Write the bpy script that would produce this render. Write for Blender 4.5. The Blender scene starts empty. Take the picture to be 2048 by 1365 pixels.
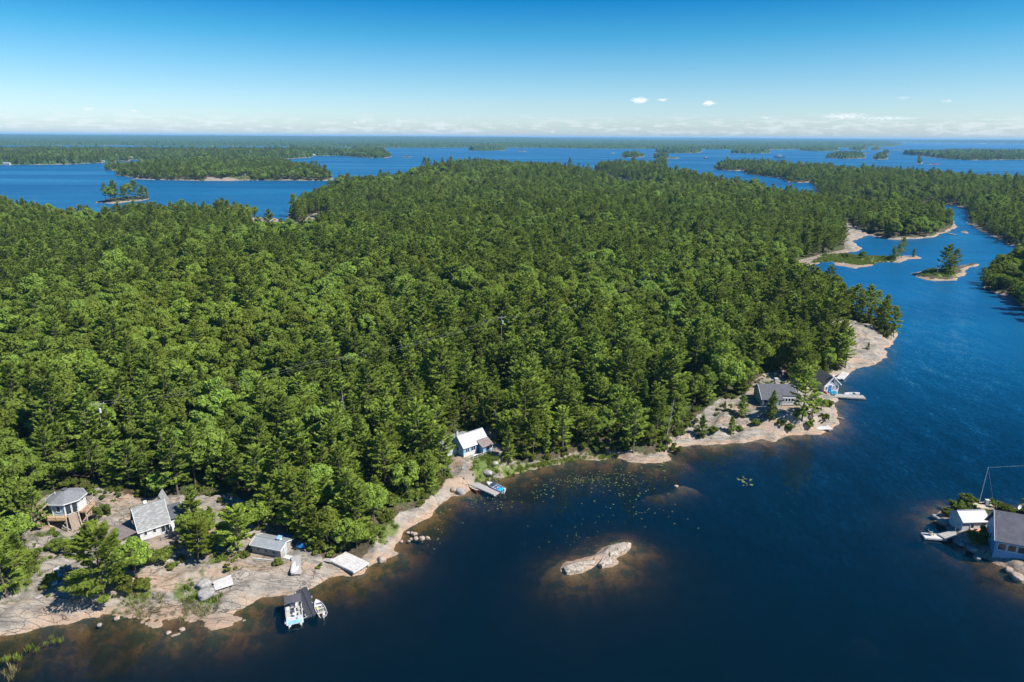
import bpy, math, random
import numpy as np
from mathutils import Vector, Matrix

SC = bpy.context.scene
COL = SC.collection
R = math.radians
rng = np.random.default_rng(7)
random.seed(7)

# ------------------------------------------------------------------ camera, sky, sun, exposure
FPX, EYE, PITCH, ROLL = 1365.0, 70.0, R(16.64), R(0.345)
SUN_AZ, SUN_EL = R(-22), R(50)          # azimuth measured from +x towards +y
_F = np.array([0, math.cos(PITCH), -math.sin(PITCH)])
_U0 = np.array([0, math.sin(PITCH), math.cos(PITCH)])
_R0 = np.array([1.0, 0, 0])
_X = _R0 * math.cos(ROLL) + _U0 * math.sin(ROLL)
_Y = -_R0 * math.sin(ROLL) + _U0 * math.cos(ROLL)
cam_d = bpy.data.cameras.new('camera')
cam = bpy.data.objects.new('camera', cam_d)
COL.objects.link(cam)
cam_d.sensor_width = 36.0
cam_d.lens = 36.0 * FPX / 2048.0
cam_d.clip_start, cam_d.clip_end = 1.0, 90000.0
m = Matrix.Identity(4)
for i in range(3):
    m[i][0], m[i][1], m[i][2] = _X[i], _Y[i], -_F[i]
m[2][3] = EYE
cam.matrix_world = m
SC.camera = cam

world = bpy.data.worlds.new('World')
SC.world = world
world.use_nodes = True
SKY_STRENGTH = 0.093
SC.view_settings.view_transform = 'Standard'
SC.view_settings.look = 'None'
SC.view_settings.exposure = 0.86
SC.view_settings.gamma = 1.0
SC.view_settings.use_curve_mapping = False
SC.cycles.max_bounces = 6
SC.cycles.diffuse_bounces = 2
SC.cycles.glossy_bounces = 2
SC.cycles.transmission_bounces = 4
SC.cycles.volume_bounces = 0
SC.cycles.transparent_max_bounces = 8
SC.cycles.use_denoising = True


def build_sky():
    nt = world.node_tree
    nt.nodes.clear()
    N, L = nt.nodes.new, nt.links.new
    out, bg, sky = N('ShaderNodeOutputWorld'), N('ShaderNodeBackground'), N('ShaderNodeTexSky')
    sky.sky_type = 'NISHITA'
    sky.sun_disc = False
    sky.sun_elevation = SUN_EL
    sky.sun_rotation = math.pi / 2 - SUN_AZ
    sky.altitude = 200
    sky.air_density, sky.dust_density, sky.ozone_density = 1.0, 0.6, 2.0
    tc, sep = N('ShaderNodeTexCoord'), N('ShaderNodeSeparateXYZ')
    L(tc.outputs['Generated'], sep.inputs[0])

    def mth(op, a, b=None, c=None):
        n = N('ShaderNodeMath')
        n.operation = op
        for i, v in enumerate((a, b, c)):
            if v is None:
                continue
            if isinstance(v, (int, float)):
                n.inputs[i].default_value = v
            else:
                L(v, n.inputs[i])
        return n.outputs[0]
    # deep blue of a clear day overhead, paling towards the horizon
    ramp = N('ShaderNodeValToRGB')
    cr = ramp.color_ramp
    cr.elements[0].position, cr.elements[0].color = 0.0, (0.74, 0.86, 1.06, 1)
    cr.elements[1].position, cr.elements[1].color = 1.0, (0.03, 0.42, 0.78, 1)
    for p, c in ((0.025, (0.70, 0.85, 1.05, 1)), (0.07, (0.456, 0.705, 0.90, 1)), (0.127, (0.15, 0.56, 0.77, 1)), (0.18, (0.002, 0.37, 0.68, 1)), (0.45, (0.008, 0.41, 0.76, 1))):
        e = cr.elements.new(p)
        e.color = c
    L(sep.outputs[2], ramp.inputs[0])
    mul = N('ShaderNodeMix')
    mul.data_type, mul.blend_type = 'RGBA', 'MULTIPLY'
    mul.inputs[0].default_value = 1.0
    L(sky.outputs[0], mul.inputs[6])
    L(ramp.outputs[0], mul.inputs[7])
    # small fair weather clouds low over the horizon
    az = mth('ARCTAN2', sep.outputs[0], sep.outputs[1])
    el = mth('ARCSINE', sep.outputs[2])
    cmb = N('ShaderNodeCombineXYZ')
    L(mth('MULTIPLY', az, 26.0), cmb.inputs[0])
    L(mth('MULTIPLY', el, 130.0), cmb.inputs[1])
    no = N('ShaderNodeTexNoise')
    no.inputs['Scale'].default_value = 1.6
    no.inputs['Detail'].default_value = 6.0
    no.inputs['Roughness'].default_value = 0.62
    L(cmb.outputs[0], no.inputs['Vector'])
    no2 = N('ShaderNodeTexNoise')
    no2.inputs['Scale'].default_value = 0.35
    L(cmb.outputs[0], no2.inputs['Vector'])
    # band 0.2 to 2 degrees
    up = N('ShaderNodeMapRange'); up.interpolation_type = 'SMOOTHSTEP'
    L(el, up.inputs[0]); up.inputs[1].default_value = R(0.0); up.inputs[2].default_value = R(0.5)
    dn = N('ShaderNodeMapRange'); dn.interpolation_type = 'SMOOTHSTEP'
    L(el, dn.inputs[0]); dn.inputs[1].default_value = R(2.0); dn.inputs[2].default_value = R(0.7)
    dn.inputs[3].default_value, dn.inputs[4].default_value = 0.0, 1.0
    band = mth('MULTIPLY', up.outputs[0], dn.outputs[0])
    cov = mth('ADD', mth('MULTIPLY', no.outputs[0], 0.75), mth('MULTIPLY', no2.outputs[0], 0.35))
    ct = N('ShaderNodeMapRange'); ct.interpolation_type = 'SMOOTHSTEP'
    L(cov, ct.inputs[0]); ct.inputs[1].default_value = 0.53; ct.inputs[2].default_value = 0.65
    band = mth('MULTIPLY', mth('MULTIPLY', band, ct.outputs[0]), 0.42)
    # single little clouds
    blob = None
    for (px, py, w, h, s) in ((1279, 201, 15, 5, 1.0), (1325, 200, 13, 3.5, .55), (1418, 207, 11, 4, .95), (176, 218, 9, 3, .6), (268, 222, 8, 3, .5),
                              (360, 233, 6, 3, .4), (710, 246, 7, 3, .4), (1690, 233, 48, 7, .55), (1775, 237, 60, 4, .5), (1530, 236, 9, 3, .5),
                              (1895, 202, 11, 4, .4), (1805, 196, 18, 4, .35)):
        d = _F + (px - 1024) / FPX * _X + (682.5 - py) / FPX * _Y
        d /= np.linalg.norm(d)
        a0, e0 = math.atan2(d[0], d[1]), math.asin(d[2])
        u = mth('MULTIPLY', mth('SUBTRACT', az, a0), FPX / w)
        v = mth('MULTIPLY', mth('SUBTRACT', el, e0), FPX / h)
        q = mth('ADD', mth('MULTIPLY', u, u), mth('MULTIPLY', v, v))
        g = mth('MULTIPLY', mth('EXPONENT', mth('MULTIPLY', q, -1.0)), s)
        blob = g if blob is None else mth('MAXIMUM', blob, g)
    no3 = N('ShaderNodeTexNoise')
    no3.inputs['Scale'].default_value = 6.5
    no3.inputs['Detail'].default_value = 5.0
    L(cmb.outputs[0], no3.inputs['Vector'])
    bl = N('ShaderNodeMapRange'); bl.interpolation_type = 'SMOOTHSTEP'
    L(mth('MULTIPLY', blob, mth('ADD', mth('MULTIPLY', no3.outputs[0], 3.4), -0.75)), bl.inputs[0])
    bl.inputs[1].default_value, bl.inputs[2].default_value = 0.18, 0.7
    fac = mth('MAXIMUM', band, bl.outputs[0])
    cl = N('ShaderNodeMix')
    cl.data_type = 'RGBA'
    L(fac, cl.inputs[0])
    L(mul.outputs[2], cl.inputs[6])
    cl.inputs[7].default_value = (5.9, 6.2, 6.5, 1)
    L(cl.outputs[2], bg.inputs[0])
    bg.inputs[1].default_value = SKY_STRENGTH
    L(bg.outputs[0], out.inputs[0])


build_sky()
sun_d = bpy.data.lights.new('sun', 'SUN')
sun_d.energy = 4.9
sun_d.angle = R(0.53)
sun_d.color = (1.0, 0.95, 0.87)
sun = bpy.data.objects.new('sun', sun_d)
COL.objects.link(sun)
sd = Vector((math.cos(SUN_EL) * math.cos(SUN_AZ), math.cos(SUN_EL) * math.sin(SUN_AZ), math.sin(SUN_EL)))
sun.rotation_euler = (-sd).to_track_quat('-Z', 'Y').to_euler()
sun.location = (0, 0, 60)


# ------------------------------------------------------------------ helpers: picture point to place
def at(px, py, z=0.0):
    """the place at height z seen at a photo point (2048 x 1365)"""
    px, py = np.asarray(px, float), np.asarray(py, float)
    dx, dy = (px - 1024) / FPX, (682.5 - py) / FPX
    D = _F + dx[..., None] * _X + dy[..., None] * _Y
    t = (z - EYE) / D[..., 2]
    P = D * t[..., None]
    P[..., 2] += EYE
    return P


def to_px(P):
    P = np.asarray(P, float) - np.array([0, 0, EYE])
    w = P @ _F
    return 1024 + FPX * (P @ _X) / w, 682.5 - FPX * (P @ _Y) / w, w


_T = np.random.default_rng(3).random((256, 256))


def vnoise(x, y):
    xi, yi = np.floor(x).astype(int), np.floor(y).astype(int)
    fx, fy = x - xi, y - yi
    fx, fy = fx * fx * (3 - 2 * fx), fy * fy * (3 - 2 * fy)
    a, b = _T[xi & 255, yi & 255], _T[(xi + 1) & 255, yi & 255]
    c, d = _T[xi & 255, (yi + 1) & 255], _T[(xi + 1) & 255, (yi + 1) & 255]
    return ((a * (1 - fx) + b * fx) * (1 - fy) + (c * (1 - fx) + d * fx) * fy) * 2 - 1


def fbm(x, y, o=4):
    s, a, t = 0, 1.0, 0
    for k in range(o):
        s = s + a * vnoise(x + 17.3 * k, y - 9.1 * k)
        t += a
        a *= .5
        x, y = x * 2.03 + y * .3, y * 2.03 - x * .3
    return s / t


def sdist(X, Y, poly, margin=260.0):
    """signed distance, positive inside poly (n,2)"""
    out = np.full(X.shape, -1e4)
    lo, hi = poly.min(0) - margin, poly.max(0) + margin
    k = (X > lo[0]) & (X < hi[0]) & (Y > lo[1]) & (Y < hi[1])
    idx = np.nonzero(k)[0]
    for c in range(0, len(idx), 40000):
        ii = idx[c:c + 40000]
        x, y = X[ii], Y[ii]
        dm = np.full(len(ii), 1e18)
        ins = np.zeros(len(ii), bool)
        for i in range(len(poly)):
            ax, ay = poly[i - 1]
            bx, by = poly[i]
            ex, ey = bx - ax, by - ay
            L2 = ex * ex + ey * ey + 1e-12
            t = np.clip(((x - ax) * ex + (y - ay) * ey) / L2, 0, 1)
            dm = np.minimum(dm, (x - ax - t * ex) ** 2 + (y - ay - t * ey) ** 2)
            cr = (ay > y) != (by > y)
            if ey != 0:
                ins ^= cr & (x < ax + (y - ay) * ex / ey)
        out[ii] = np.where(ins, 1, -1) * np.sqrt(dm)
    return out


def pp(pts, z=0.0):
    a = np.array(pts, float)
    return at(a[:, 0], a[:, 1], z)[:, :2]


# ------------------------------------------------------------------ shorelines (traced along the waterline)
MAIN = [(-500, 1330), (-200, 1305), (0, 1271), (53, 1266), (74, 1258), (104, 1252), (133, 1252), (154, 1245), (167, 1238), (187, 1236), (200, 1237),
        (204, 1229), (224, 1232), (262, 1237), (300, 1241), (345, 1239), (362, 1237), (400, 1240), (415, 1243), (413, 1252), (425, 1258), (445, 1256),
        (466, 1251), (455, 1247), (489, 1241), (478, 1234), (462, 1229), (484, 1219), (505, 1208), (524, 1195), (559, 1194), (589, 1190), (617, 1179),
        (634, 1169), (654, 1157), (674, 1150), (699, 1153), (724, 1150), (734, 1139), (749, 1127), (764, 1119), (783, 1114), (798, 1108), (783, 1102),
        (788, 1090), (803, 1079), (806, 1062), (833, 1047), (858, 1035), (880, 1009), (906, 993), (924, 992), (939, 981), (956, 972), (961, 962),
        (977, 960), (1000, 959), (1018, 952), (1041, 945), (1082, 935), (1126, 926), (1150, 920), (1194, 920), (1217, 917), (1237, 917), (1258, 923),
        (1287, 927), (1325, 926), (1343, 921), (1336, 909), (1354, 896), (1378, 890), (1417, 890), (1486, 887), (1527, 880), (1549, 885), (1579, 869),
        (1613, 869), (1635, 868), (1662, 858), (1676, 847), (1674, 830), (1671, 820), (1662, 808), (1679, 802), (1660, 789), (1674, 782), (1679, 768),
        (1664, 755), (1679, 749), (1701, 747), (1720, 735), (1745, 731), (1771, 715), (1774, 705), (1767, 698), (1784, 688), (1796, 672), (1791, 662),
        (1772, 652), (1740, 640), (1700, 620), (1650, 596), (1615, 574), (1596, 552), (1590, 540), (1596, 533), (1631, 531), (1640, 524), (1667, 524),
        (1672, 531), (1712, 537), (1743, 532), (1751, 526), (1779, 525), (1796, 527), (1817, 519), (1846, 517), (1834, 511), (1810, 512), (1774, 514),
        (1731, 512), (1703, 511), (1693, 505), (1715, 503), (1724, 499), (1712, 489), (1703, 483), (1722, 476), (1736, 471), (1753, 474), (1765, 478),
        (1798, 480), (1841, 477), (1870, 474), (1893, 464), (1912, 457), (1908, 450), (1900, 440), (1885, 430), (1865, 425), (1800, 417), (1700, 416),
        (1640, 410), (1600, 402), (1524, 389), (1450, 376), (1420, 368), (1337, 351), (1310, 341), (1260, 336), (1210, 335), (1188, 338), (1195, 346),
        (1230, 355), (1270, 364), (1317, 367), (1332, 376), (1310, 384), (1255, 380), (1200, 363), (1150, 352), (1089, 348), (1034, 345), (976, 340),
        (917, 343), (868, 348), (833, 358), (800, 370), (718, 376), (660, 381), (634, 394), (605, 412), (577, 427), (574, 436), (584, 444), (600, 447),
        (634, 446), (655, 449), (735, 455), (742, 460), (650, 464), (584, 460), (567, 449), (560, 440), (538, 438), (470, 437), (400, 438), (312, 431),
        (240, 437), (212, 449), (176, 455), (112, 441), (97, 425), (40, 419), (0, 425), (-100, 432), (-500, 440)]
RIGHT = [(1426, 337), (1432, 340), (1470, 342), (1493, 341), (1489, 348), (1522, 352), (1561, 357), (1579, 365), (1600, 366), (1622, 365), (1628, 369),
         (1633, 382), (1640, 392), (1700, 402), (1800, 406), (1875, 410), (1912, 412), (1936, 419), (1934, 436), (1941, 449), (1965, 464), (1989, 474),
         (2012, 487), (2060, 505), (2200, 520), (2600, 520), (2600, 400), (2200, 378), (2048, 371), (1928, 364), (1841, 358), (1775, 353), (1709, 348),
         (1600, 342), (1550, 336), (1500, 332), (1445, 332)]
HEADLAND = [(1965, 562), (1968, 574), (1984, 585), (2012, 591), (2036, 605), (2052, 624), (2090, 650), (2300, 660), (2300, 535), (2048, 530), (2000, 536), (1972, 547)]
ISLD = [(230, 351), (250, 353), (273, 357), (312, 360), (371, 361), (400, 362), (459, 362), (509, 361), (568, 361), (654, 362), (668, 358), (640, 350),
        (600, 340), (562, 327), (470, 324), (400, 326), (300, 331), (250, 341)]
ISLD2 = [(206, 340), (225, 341.5), (246, 342), (250, 338), (240, 335), (220, 337)]
LANDE = [(-600, 327), (0, 330), (58, 330), (137, 329), (182, 327), (226, 326), (238, 321), (256, 324), (262, 320), (330, 320), (468, 321.5), (544, 319.6),
         (591, 317.6), (619, 315.7), (626, 312.5), (679, 312), (705, 314), (740, 316.5), (771, 316.6), (784, 314), (772, 310), (735, 306), (690, 303.5),
         (620, 301), (597, 300.5), (560, 303), (300, 303), (182, 301.5), (129, 301.5), (88, 300), (45, 300), (0, 303), (-600, 297)]
LANDF = [(-900, 289), (0, 292), (45, 291.5), (129, 291.5), (182, 291.5), (240, 291), (289, 292), (400, 293), (560, 292.5), (595, 296), (634, 295), (693, 294.5),
         (712, 298), (761, 297), (800, 296), (870, 296), (933, 295.5), (1009, 296), (1073, 296), (1200, 298), (1296, 298), (1330, 298.5), (1407, 299), (1456, 299.5),
         (1538, 300), (1600, 299), (1700, 296), (1784, 293.5), (1808, 290.5), (1780, 289), (1600, 287.5), (1450, 286.2), (1262, 285), (1150, 283.5), (1000, 280), (600, 277),
         (0, 273.5), (-900, 268.5)]
LANDG = [(1000, 279.5), (1262, 281.6), (1450, 282.8), (1600, 284.2), (1808, 286.3), (2048, 288.6), (3000, 294.6), (3000, 288.5), (2048, 283), (1600, 279.5), (1262, 277.5), (1000, 276)]
ISLH = [(1803, 309), (1841, 312.5), (1895, 319), (1941, 321), (2048, 320), (2500, 324), (2500, 309), (2048, 306), (1900, 304), (1835, 306.5)]


def oval(x0, x1, y0, y1, n=14):
    return [((x0 + x1) / 2 + (x1 - x0) / 2 * math.cos(a) * (1 + .12 * math.sin(3 * a + x0)), (y0 + y1) / 2 + (y1 - y0) / 2 * math.sin(a))
            for a in np.linspace(0, 2 * math.pi, n, endpoint=False)]


WOODED_ISLETS = [oval(1652, 1733, 310.5, 318, 18), oval(1742, 1776, 316, 319.5), oval(1832, 1846, 325, 328.5), oval(1696, 1738, 298, 301), oval(1740, 1764, 299, 301.2),
                 oval(1762, 1780, 306.5, 309.3), oval(1600, 1682, 299.5, 303), oval(1240, 1288, 312, 316), oval(1306, 1340, 314, 318), oval(1305, 1338, 327, 331.5),
                 oval(931, 1010, 298.5, 302), oval(1311, 1408, 302.5, 307), oval(1458, 1540, 303.5, 307.5), oval(712, 765, 297.5, 300.5)]
BARE_ISLETS = [oval(1335, 1358, 315.5, 318), oval(806, 823, 313, 315), oval(1034, 1054, 302.4, 303.6), oval(1782, 1800, 300, 301.2), oval(1800, 1822, 300.6, 301.8), oval(1856, 1876, 328.4, 329.8), oval(1718, 1737, 306.8, 308)]
ISLJ = [(191, 406), (224, 408), (260, 404), (280, 402), (301, 399), (296, 396), (260, 396), (215, 400)]
ISLK = [(1820, 548), (1834, 556), (1865, 562), (1895, 562), (1917, 561), (1915, 556), (1936, 550), (1927, 543), (1941, 536), (1963, 530), (1941, 528.5), (1917, 533), (1903, 537), (1875, 540), (1846, 542)]
ISLL = [(1866, 1035), (1882, 1048), (1897, 1056), (1906, 1072), (1912, 1083), (1934, 1097), (1954, 1110), (1982, 1122), (2007, 1132), (2027, 1154), (2048, 1167), (2120, 1195), (2400, 1200),
        (2400, 1010), (2120, 1015), (2048, 1018), (2000, 1018), (1989, 1011), (1945, 1010), (1908, 1009), (1888, 1013)]
ISLM = [(1124, 1142), (1141, 1150), (1163, 1147), (1180, 1139), (1196, 1132), (1203, 1138), (1222, 1134), (1237, 1127), (1232, 1118), (1250, 1108), (1269, 1095), (1254, 1084), (1232, 1086), (1203, 1095),
        (1191, 1108), (1154, 1119), (1132, 1127)]
LEDGES = [[(277, 1245), (290, 1253), (305, 1257), (324, 1256), (323, 1250), (329, 1248), (312, 1243), (293, 1241)],
          [(361, 1239), (374, 1244), (397, 1243), (401, 1239), (375, 1236)],
          [(335, 1270), (345, 1273), (363, 1269), (361, 1265), (350, 1266)],
          [(155, 1254), (165, 1256), (167, 1249)], [(1920, 465), (1936, 467.5), (1930, 463)]]
_px_polys = [MAIN, RIGHT, HEADLAND, ISLD, ISLD2, LANDE, LANDF, LANDG, ISLH, ISLJ, ISLK, ISLL, ISLM] + WOODED_ISLETS + BARE_ISLETS + LEDGES
POLYS = [pp(p) for p in _px_polys]
N_BIG = 9          # the first nine carry forest of their own
BIG = POLYS[:N_BIG]
# low marshy ground
LOW = [pp([(190, 1250), (205, 1222), (260, 1200), (330, 1190), (400, 1200), (440, 1215), (465, 1225), (500, 1245), (480, 1275), (250, 1275)]),
       pp([(1580, 556), (1598, 512), (1690, 498), (1720, 508), (1860, 508), (1860, 545), (1700, 548)]),
       pp([(960, 970), (1000, 948), (1120, 915), (1240, 905), (1240, 930), (1100, 945)])]
# shoals: (px, py, long radius m, short radius m, heading, depth at the top)
SHOALS = [(1365, 974, 4.5, 1.8, .1, .12), (1330, 984, 6, 2.6, .1, .7), (1228, 1126, 5.0, 2.0, .75, .3), (1165, 1150, 4, 1.0, .5, .6), (1278, 1109, 3.0, 1.6, .6, .5), (760, 1140, 5, 3.5, 0.3, .35), (800, 1115, 4, 2.5, .3, .4),
          (690, 1160, 6, 3, .2, .8), (300, 1275, 22, 6, .1, .95), (120, 1300, 16, 6, .1, 1.15), (460, 1270, 9, 4, .2, .9), (560, 1215, 6, 4, .2, 1.2), (1690, 812, 4, 3, .2, .4), (1690, 850, 4, 3, .8, .45), (1730, 1250, 3, 2, 0, 3),
          (1985, 1140, 5, 3, -.6, .55), (700, 1190, 2, 1.2, .2, .9), (830, 1060, 5, 2.5, .7, .7), (1000, 1000, 12, 5, .3, 1.4), (1180, 950, 20, 6, .2, 1.3), (1500, 900, 12, 3, .1, 1.2), (1310, 935, 7, 3, .1, .5)]
# levelled pads under buildings: (px, py, z, radius)
PADS = [(137, 1030, 3.1, 3.6), (153, 1060, 1.8, 2.5), (305, 1066, 3.6, 5.5), (540, 1108, 1.5, 3.5), (957, 905, 3.2, 5.0), (1545, 806, 4.2, 6.5), (1655, 783, 0.9, 4.5), (1950, 1052, 1.0, 4.5), (2030, 1095, 1.3, 6.5), (324, 1012, 4.6, 1.8), (699, 1124, .5, 3.2)]
_pads = [(*at(a, b, z)[:2], z, r) for a, b, z, r in PADS]


def shore_d(X, Y):
    d = np.full(X.shape, -1e4)
    for p in POLYS:
        np.maximum(d, sdist(X, Y, p), out=d)
    rr = np.hypot(X, Y)
    return d + fbm(X * .55, Y * .55, 3) * .55 * np.clip(rr / 150, .6, 3) + fbm(X * .12, Y * .12, 2) * np.clip(rr / 300, .2, 2.5)


def ground(X, Y, d=None):
    X, Y = np.atleast_1d(np.asarray(X, float)), np.atleast_1d(np.asarray(Y, float))
    if d is None:
        d = shore_d(X, Y)
    rr = np.hypot(X, Y)
    di = np.maximum(d, 0)
    u, v = X * .77 + Y * .64, -X * .64 + Y * .77          # strike of the rock, running up to the right
    h = 2.0 * (1 - np.exp(-di / 7)) + np.minimum(di, 160) * .016
    h += (fbm(X * .022, Y * .022, 3) + .25) * 2.2 * np.clip((di - 4) / 40, 0, 1)
    for (a, b, hr, hh) in _hills:
        h += hh * np.exp(-((X - a) ** 2 + (Y - b) ** 2) / hr ** 2) * np.clip(di / 30, 0, 1)
    ridge = 1 - np.abs(fbm(u * .05, v * .22, 3)) * 2.2
    h += np.maximum(ridge, -.2) * .8 * np.clip(di / 3, 0, 1)
    st = fbm(u * .09 + 40, v * .35, 3) * 3
    h += (np.floor(st) + np.clip((st - np.floor(st)) * 5, 0, 1)) * .26 * np.clip(di / 2.5, 0, 1)
    h += (fbm(X * .5, Y * .5, 3) * .30 + fbm(X * 1.3, Y * 1.3, 3) * .14) * np.clip(di / 1.0, 0, 1)
    # the hills on the horizon
    far = np.clip((rr - 7000) / 9000, 0, 1)
    h += far * (48 + 24 * fbm(X * .00012 + 3, Y * .00012, 3)) * np.clip(di / 200, 0, 1)
    low = np.zeros(X.shape)
    for p in LOW:
        np.maximum(low, np.clip(sdist(X, Y, p, 10) / 2 + .5, 0, 1), out=low)
    h = h * (1 - low) + low * (.08 + .1 * np.clip(di, 0, 4) + .06 * fbm(X * .8, Y * .8, 2))
    do = np.maximum(-d, 0)
    dep = .02 + np.minimum(do, 55) * .23 + np.clip(do, 0, 6) * .1 * (1 + .6 * fbm(X * .05, Y * .05, 2)) + fbm(X * .35, Y * .35, 3) * .3 * np.clip(do / 3, 0, 1)
    z = np.where(d > 0, h, -np.clip(dep, .02, 7.5))
    for (a, b, ra, rb, hd, top) in _sh:
        dx, dy = X - a, Y - b
        c, s = math.cos(hd), math.sin(hd)
        q = ((dx * c + dy * s) / ra) ** 2 + ((-dx * s + dy * c) / rb) ** 2
        bump = -top - 1.6 * q + .55 * fbm(X * .75, Y * .75, 4)
        k = (q < 6) & (d <= 0)
        z = np.where(k, np.maximum(z, np.minimum(bump, -.05)), z)
    for (a, b, pz, r) in _pads:
        w = np.clip((r * 1.7 - np.hypot(X - a, Y - b)) / (r * .7), 0, 1)
        w = w * w * (3 - 2 * w)
        z = np.where(d > 0, z * (1 - w) + pz * w * np.clip(di / 1.5, 0, 1) + z * w * (1 - np.clip(di / 1.5, 0, 1)), z)
    return z


_hills = [(*at(960, 358)[:2], 330, 9.0), (*at(1260, 348)[:2], 120, 3.0), (*at(1742, 688)[:2], 17, 6.5), (*at(1225, 1118)[:2], 4, .5), (*at(1450, 840)[:2], 16, 1.6), (*at(1225, 1110)[:2], 4, .4), (*at(1306, 915)[:2], 3.4, 1.2), (*at(1260, 916)[:2], 2.4, .9)]
_sh = [(*at(a, b)[:2], ra, rb, hd, t) for a, b, ra, rb, hd, t in SHOALS]


def on_ground(px, py):
    z = 2.0
    for _ in range(7):
        P = at(px, py, z)
        z = .5 * z + .5 * max(float(ground(P[0], P[1])[0]), -0.0)
    P = at(px, py, z)
    return np.array([P[0], P[1], max(float(ground(P[0], P[1])[0]), 0.0)])


# open ground where the forest stops
CLEAR = [pp(p, z) for z, p in (
    (2.5, [(-80, 1330), (-40, 1200), (20, 1120), (55, 1060), (72, 1010), (125, 992), (200, 994), (300, 1000), (350, 998), (420, 1006), (470, 998), (540, 1025), (575, 1062), (610, 1085), (650, 1103), (722, 1108),
           (742, 1085), (765, 1050), (800, 1018), (845, 998), (880, 972), (900, 940), (892, 885), (918, 868), (985, 862), (1003, 890), (1030, 912), (1080, 922), (1200, 910), (1240, 906), (1245, 960), (1000, 1030), (800, 1180), (560, 1260), (300, 1330)]),
    (3, [(1332, 930), (1340, 885), (1385, 838), (1440, 806), (1492, 796), (1503, 768), (1535, 745), (1562, 736), (1592, 760), (1618, 762), (1622, 742), (1660, 738), (1705, 736), (1730, 760), (1740, 900)]),
    (2.5, [(1640, 652), (1690, 640), (1742, 654), (1778, 676), (1808, 700), (1790, 765), (1686, 756), (1690, 722), (1694, 700), (1660, 672)]),
    (1, [(1585, 555), (1594, 520), (1640, 508), (1688, 498), (1684, 470), (1680, 450), (1700, 455), (1742, 470), (1722, 500), (1860, 503), (1870, 545), (1700, 560)]),
    (1, [(498, 474), (505, 437), (560, 431), (588, 446), (640, 430), (645, 452), (625, 478), (560, 484)]),
    (1, [(20, 432), (30, 414), (100, 414), (118, 432)]),
    (5, [(1490, 690), (1500, 678), (1526, 682), (1530, 694), (1505, 698)]),
    (5, [(1535, 752), (1550, 738), (1575, 742), (1590, 765), (1560, 770)]),
    (1, [(405, 364), (415, 358), (440, 360), (500, 358), (505, 364)]))]
FIELD = [pp(p, z) for z, p in (     # grassy patches
    (.6, [(1010, 958), (1000, 944), (1040, 930), (1100, 920), (1180, 908), (1236, 905), (1230, 917), (1130, 921), (1060, 936)]),
    (1.6, [(942, 946), (948, 928), (985, 922), (1000, 932), (1000, 948), (978, 958), (962, 962)]),
    (.9, [(738, 1095), (748, 1068), (778, 1048), (800, 1048), (790, 1068), (772, 1086), (752, 1100)]),
    (.3, [(205, 1232), (230, 1205), (290, 1198), (360, 1202), (430, 1205), (462, 1226), (400, 1240), (300, 1241), (250, 1237)]),
    (1.0, [(340, 1195), (352, 1172), (385, 1165), (402, 1180), (425, 1190), (445, 1188), (438, 1205), (380, 1205)]),
    (1.6, [(408, 1128), (420, 1114), (455, 1120), (462, 1132), (430, 1136)]),
    (2.6, [(72, 1078), (80, 1064), (120, 1060), (142, 1066), (110, 1078)]),
    (1.3, [(245, 1200), (250, 1178), (290, 1168), (312, 1180), (290, 1200)]),
    (.8, [(1620, 526), (1645, 508), (1690, 506), (1790, 512), (1790, 522), (1720, 530), (1660, 522)]),
    (.8, [(1834, 552), (1850, 543), (1900, 543), (1918, 552), (1890, 557)]),
    (1.2, [(1884, 1030), (1895, 1012), (1945, 1010), (1948, 1022), (1905, 1026)]),
    (1.0, [(1922, 1076), (1940, 1066), (1985, 1066), (1988, 1090), (1960, 1098)]),
    (1.5, [(800, 1015), (812, 985), (850, 972), (862, 990), (835, 1008)]),
    (1, [(420, 358), (450, 356), (540, 352), (560, 360), (500, 361)]),
    (2.2, [(20, 1150), (60, 1120), (90, 1130), (70, 1170), (30, 1185)]))]


# ------------------------------------------------------------------ materials
def mat(name, build=None, color=(.5, .5, .5), rough=.7, metal=0.0, spec=.3):
    mt = bpy.data.materials.new(name)
    mt.use_nodes = True
    nt = mt.node_tree
    b = nt.nodes['Principled BSDF']
    b.inputs['Base Color'].default_value = (*color, 1)
    b.inputs['Roughness'].default_value = rough
    b.inputs['Metallic'].default_value = metal
    b.inputs['Specular IOR Level'].default_value = spec
    if build:
        build(nt, b)
    return mt


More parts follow.
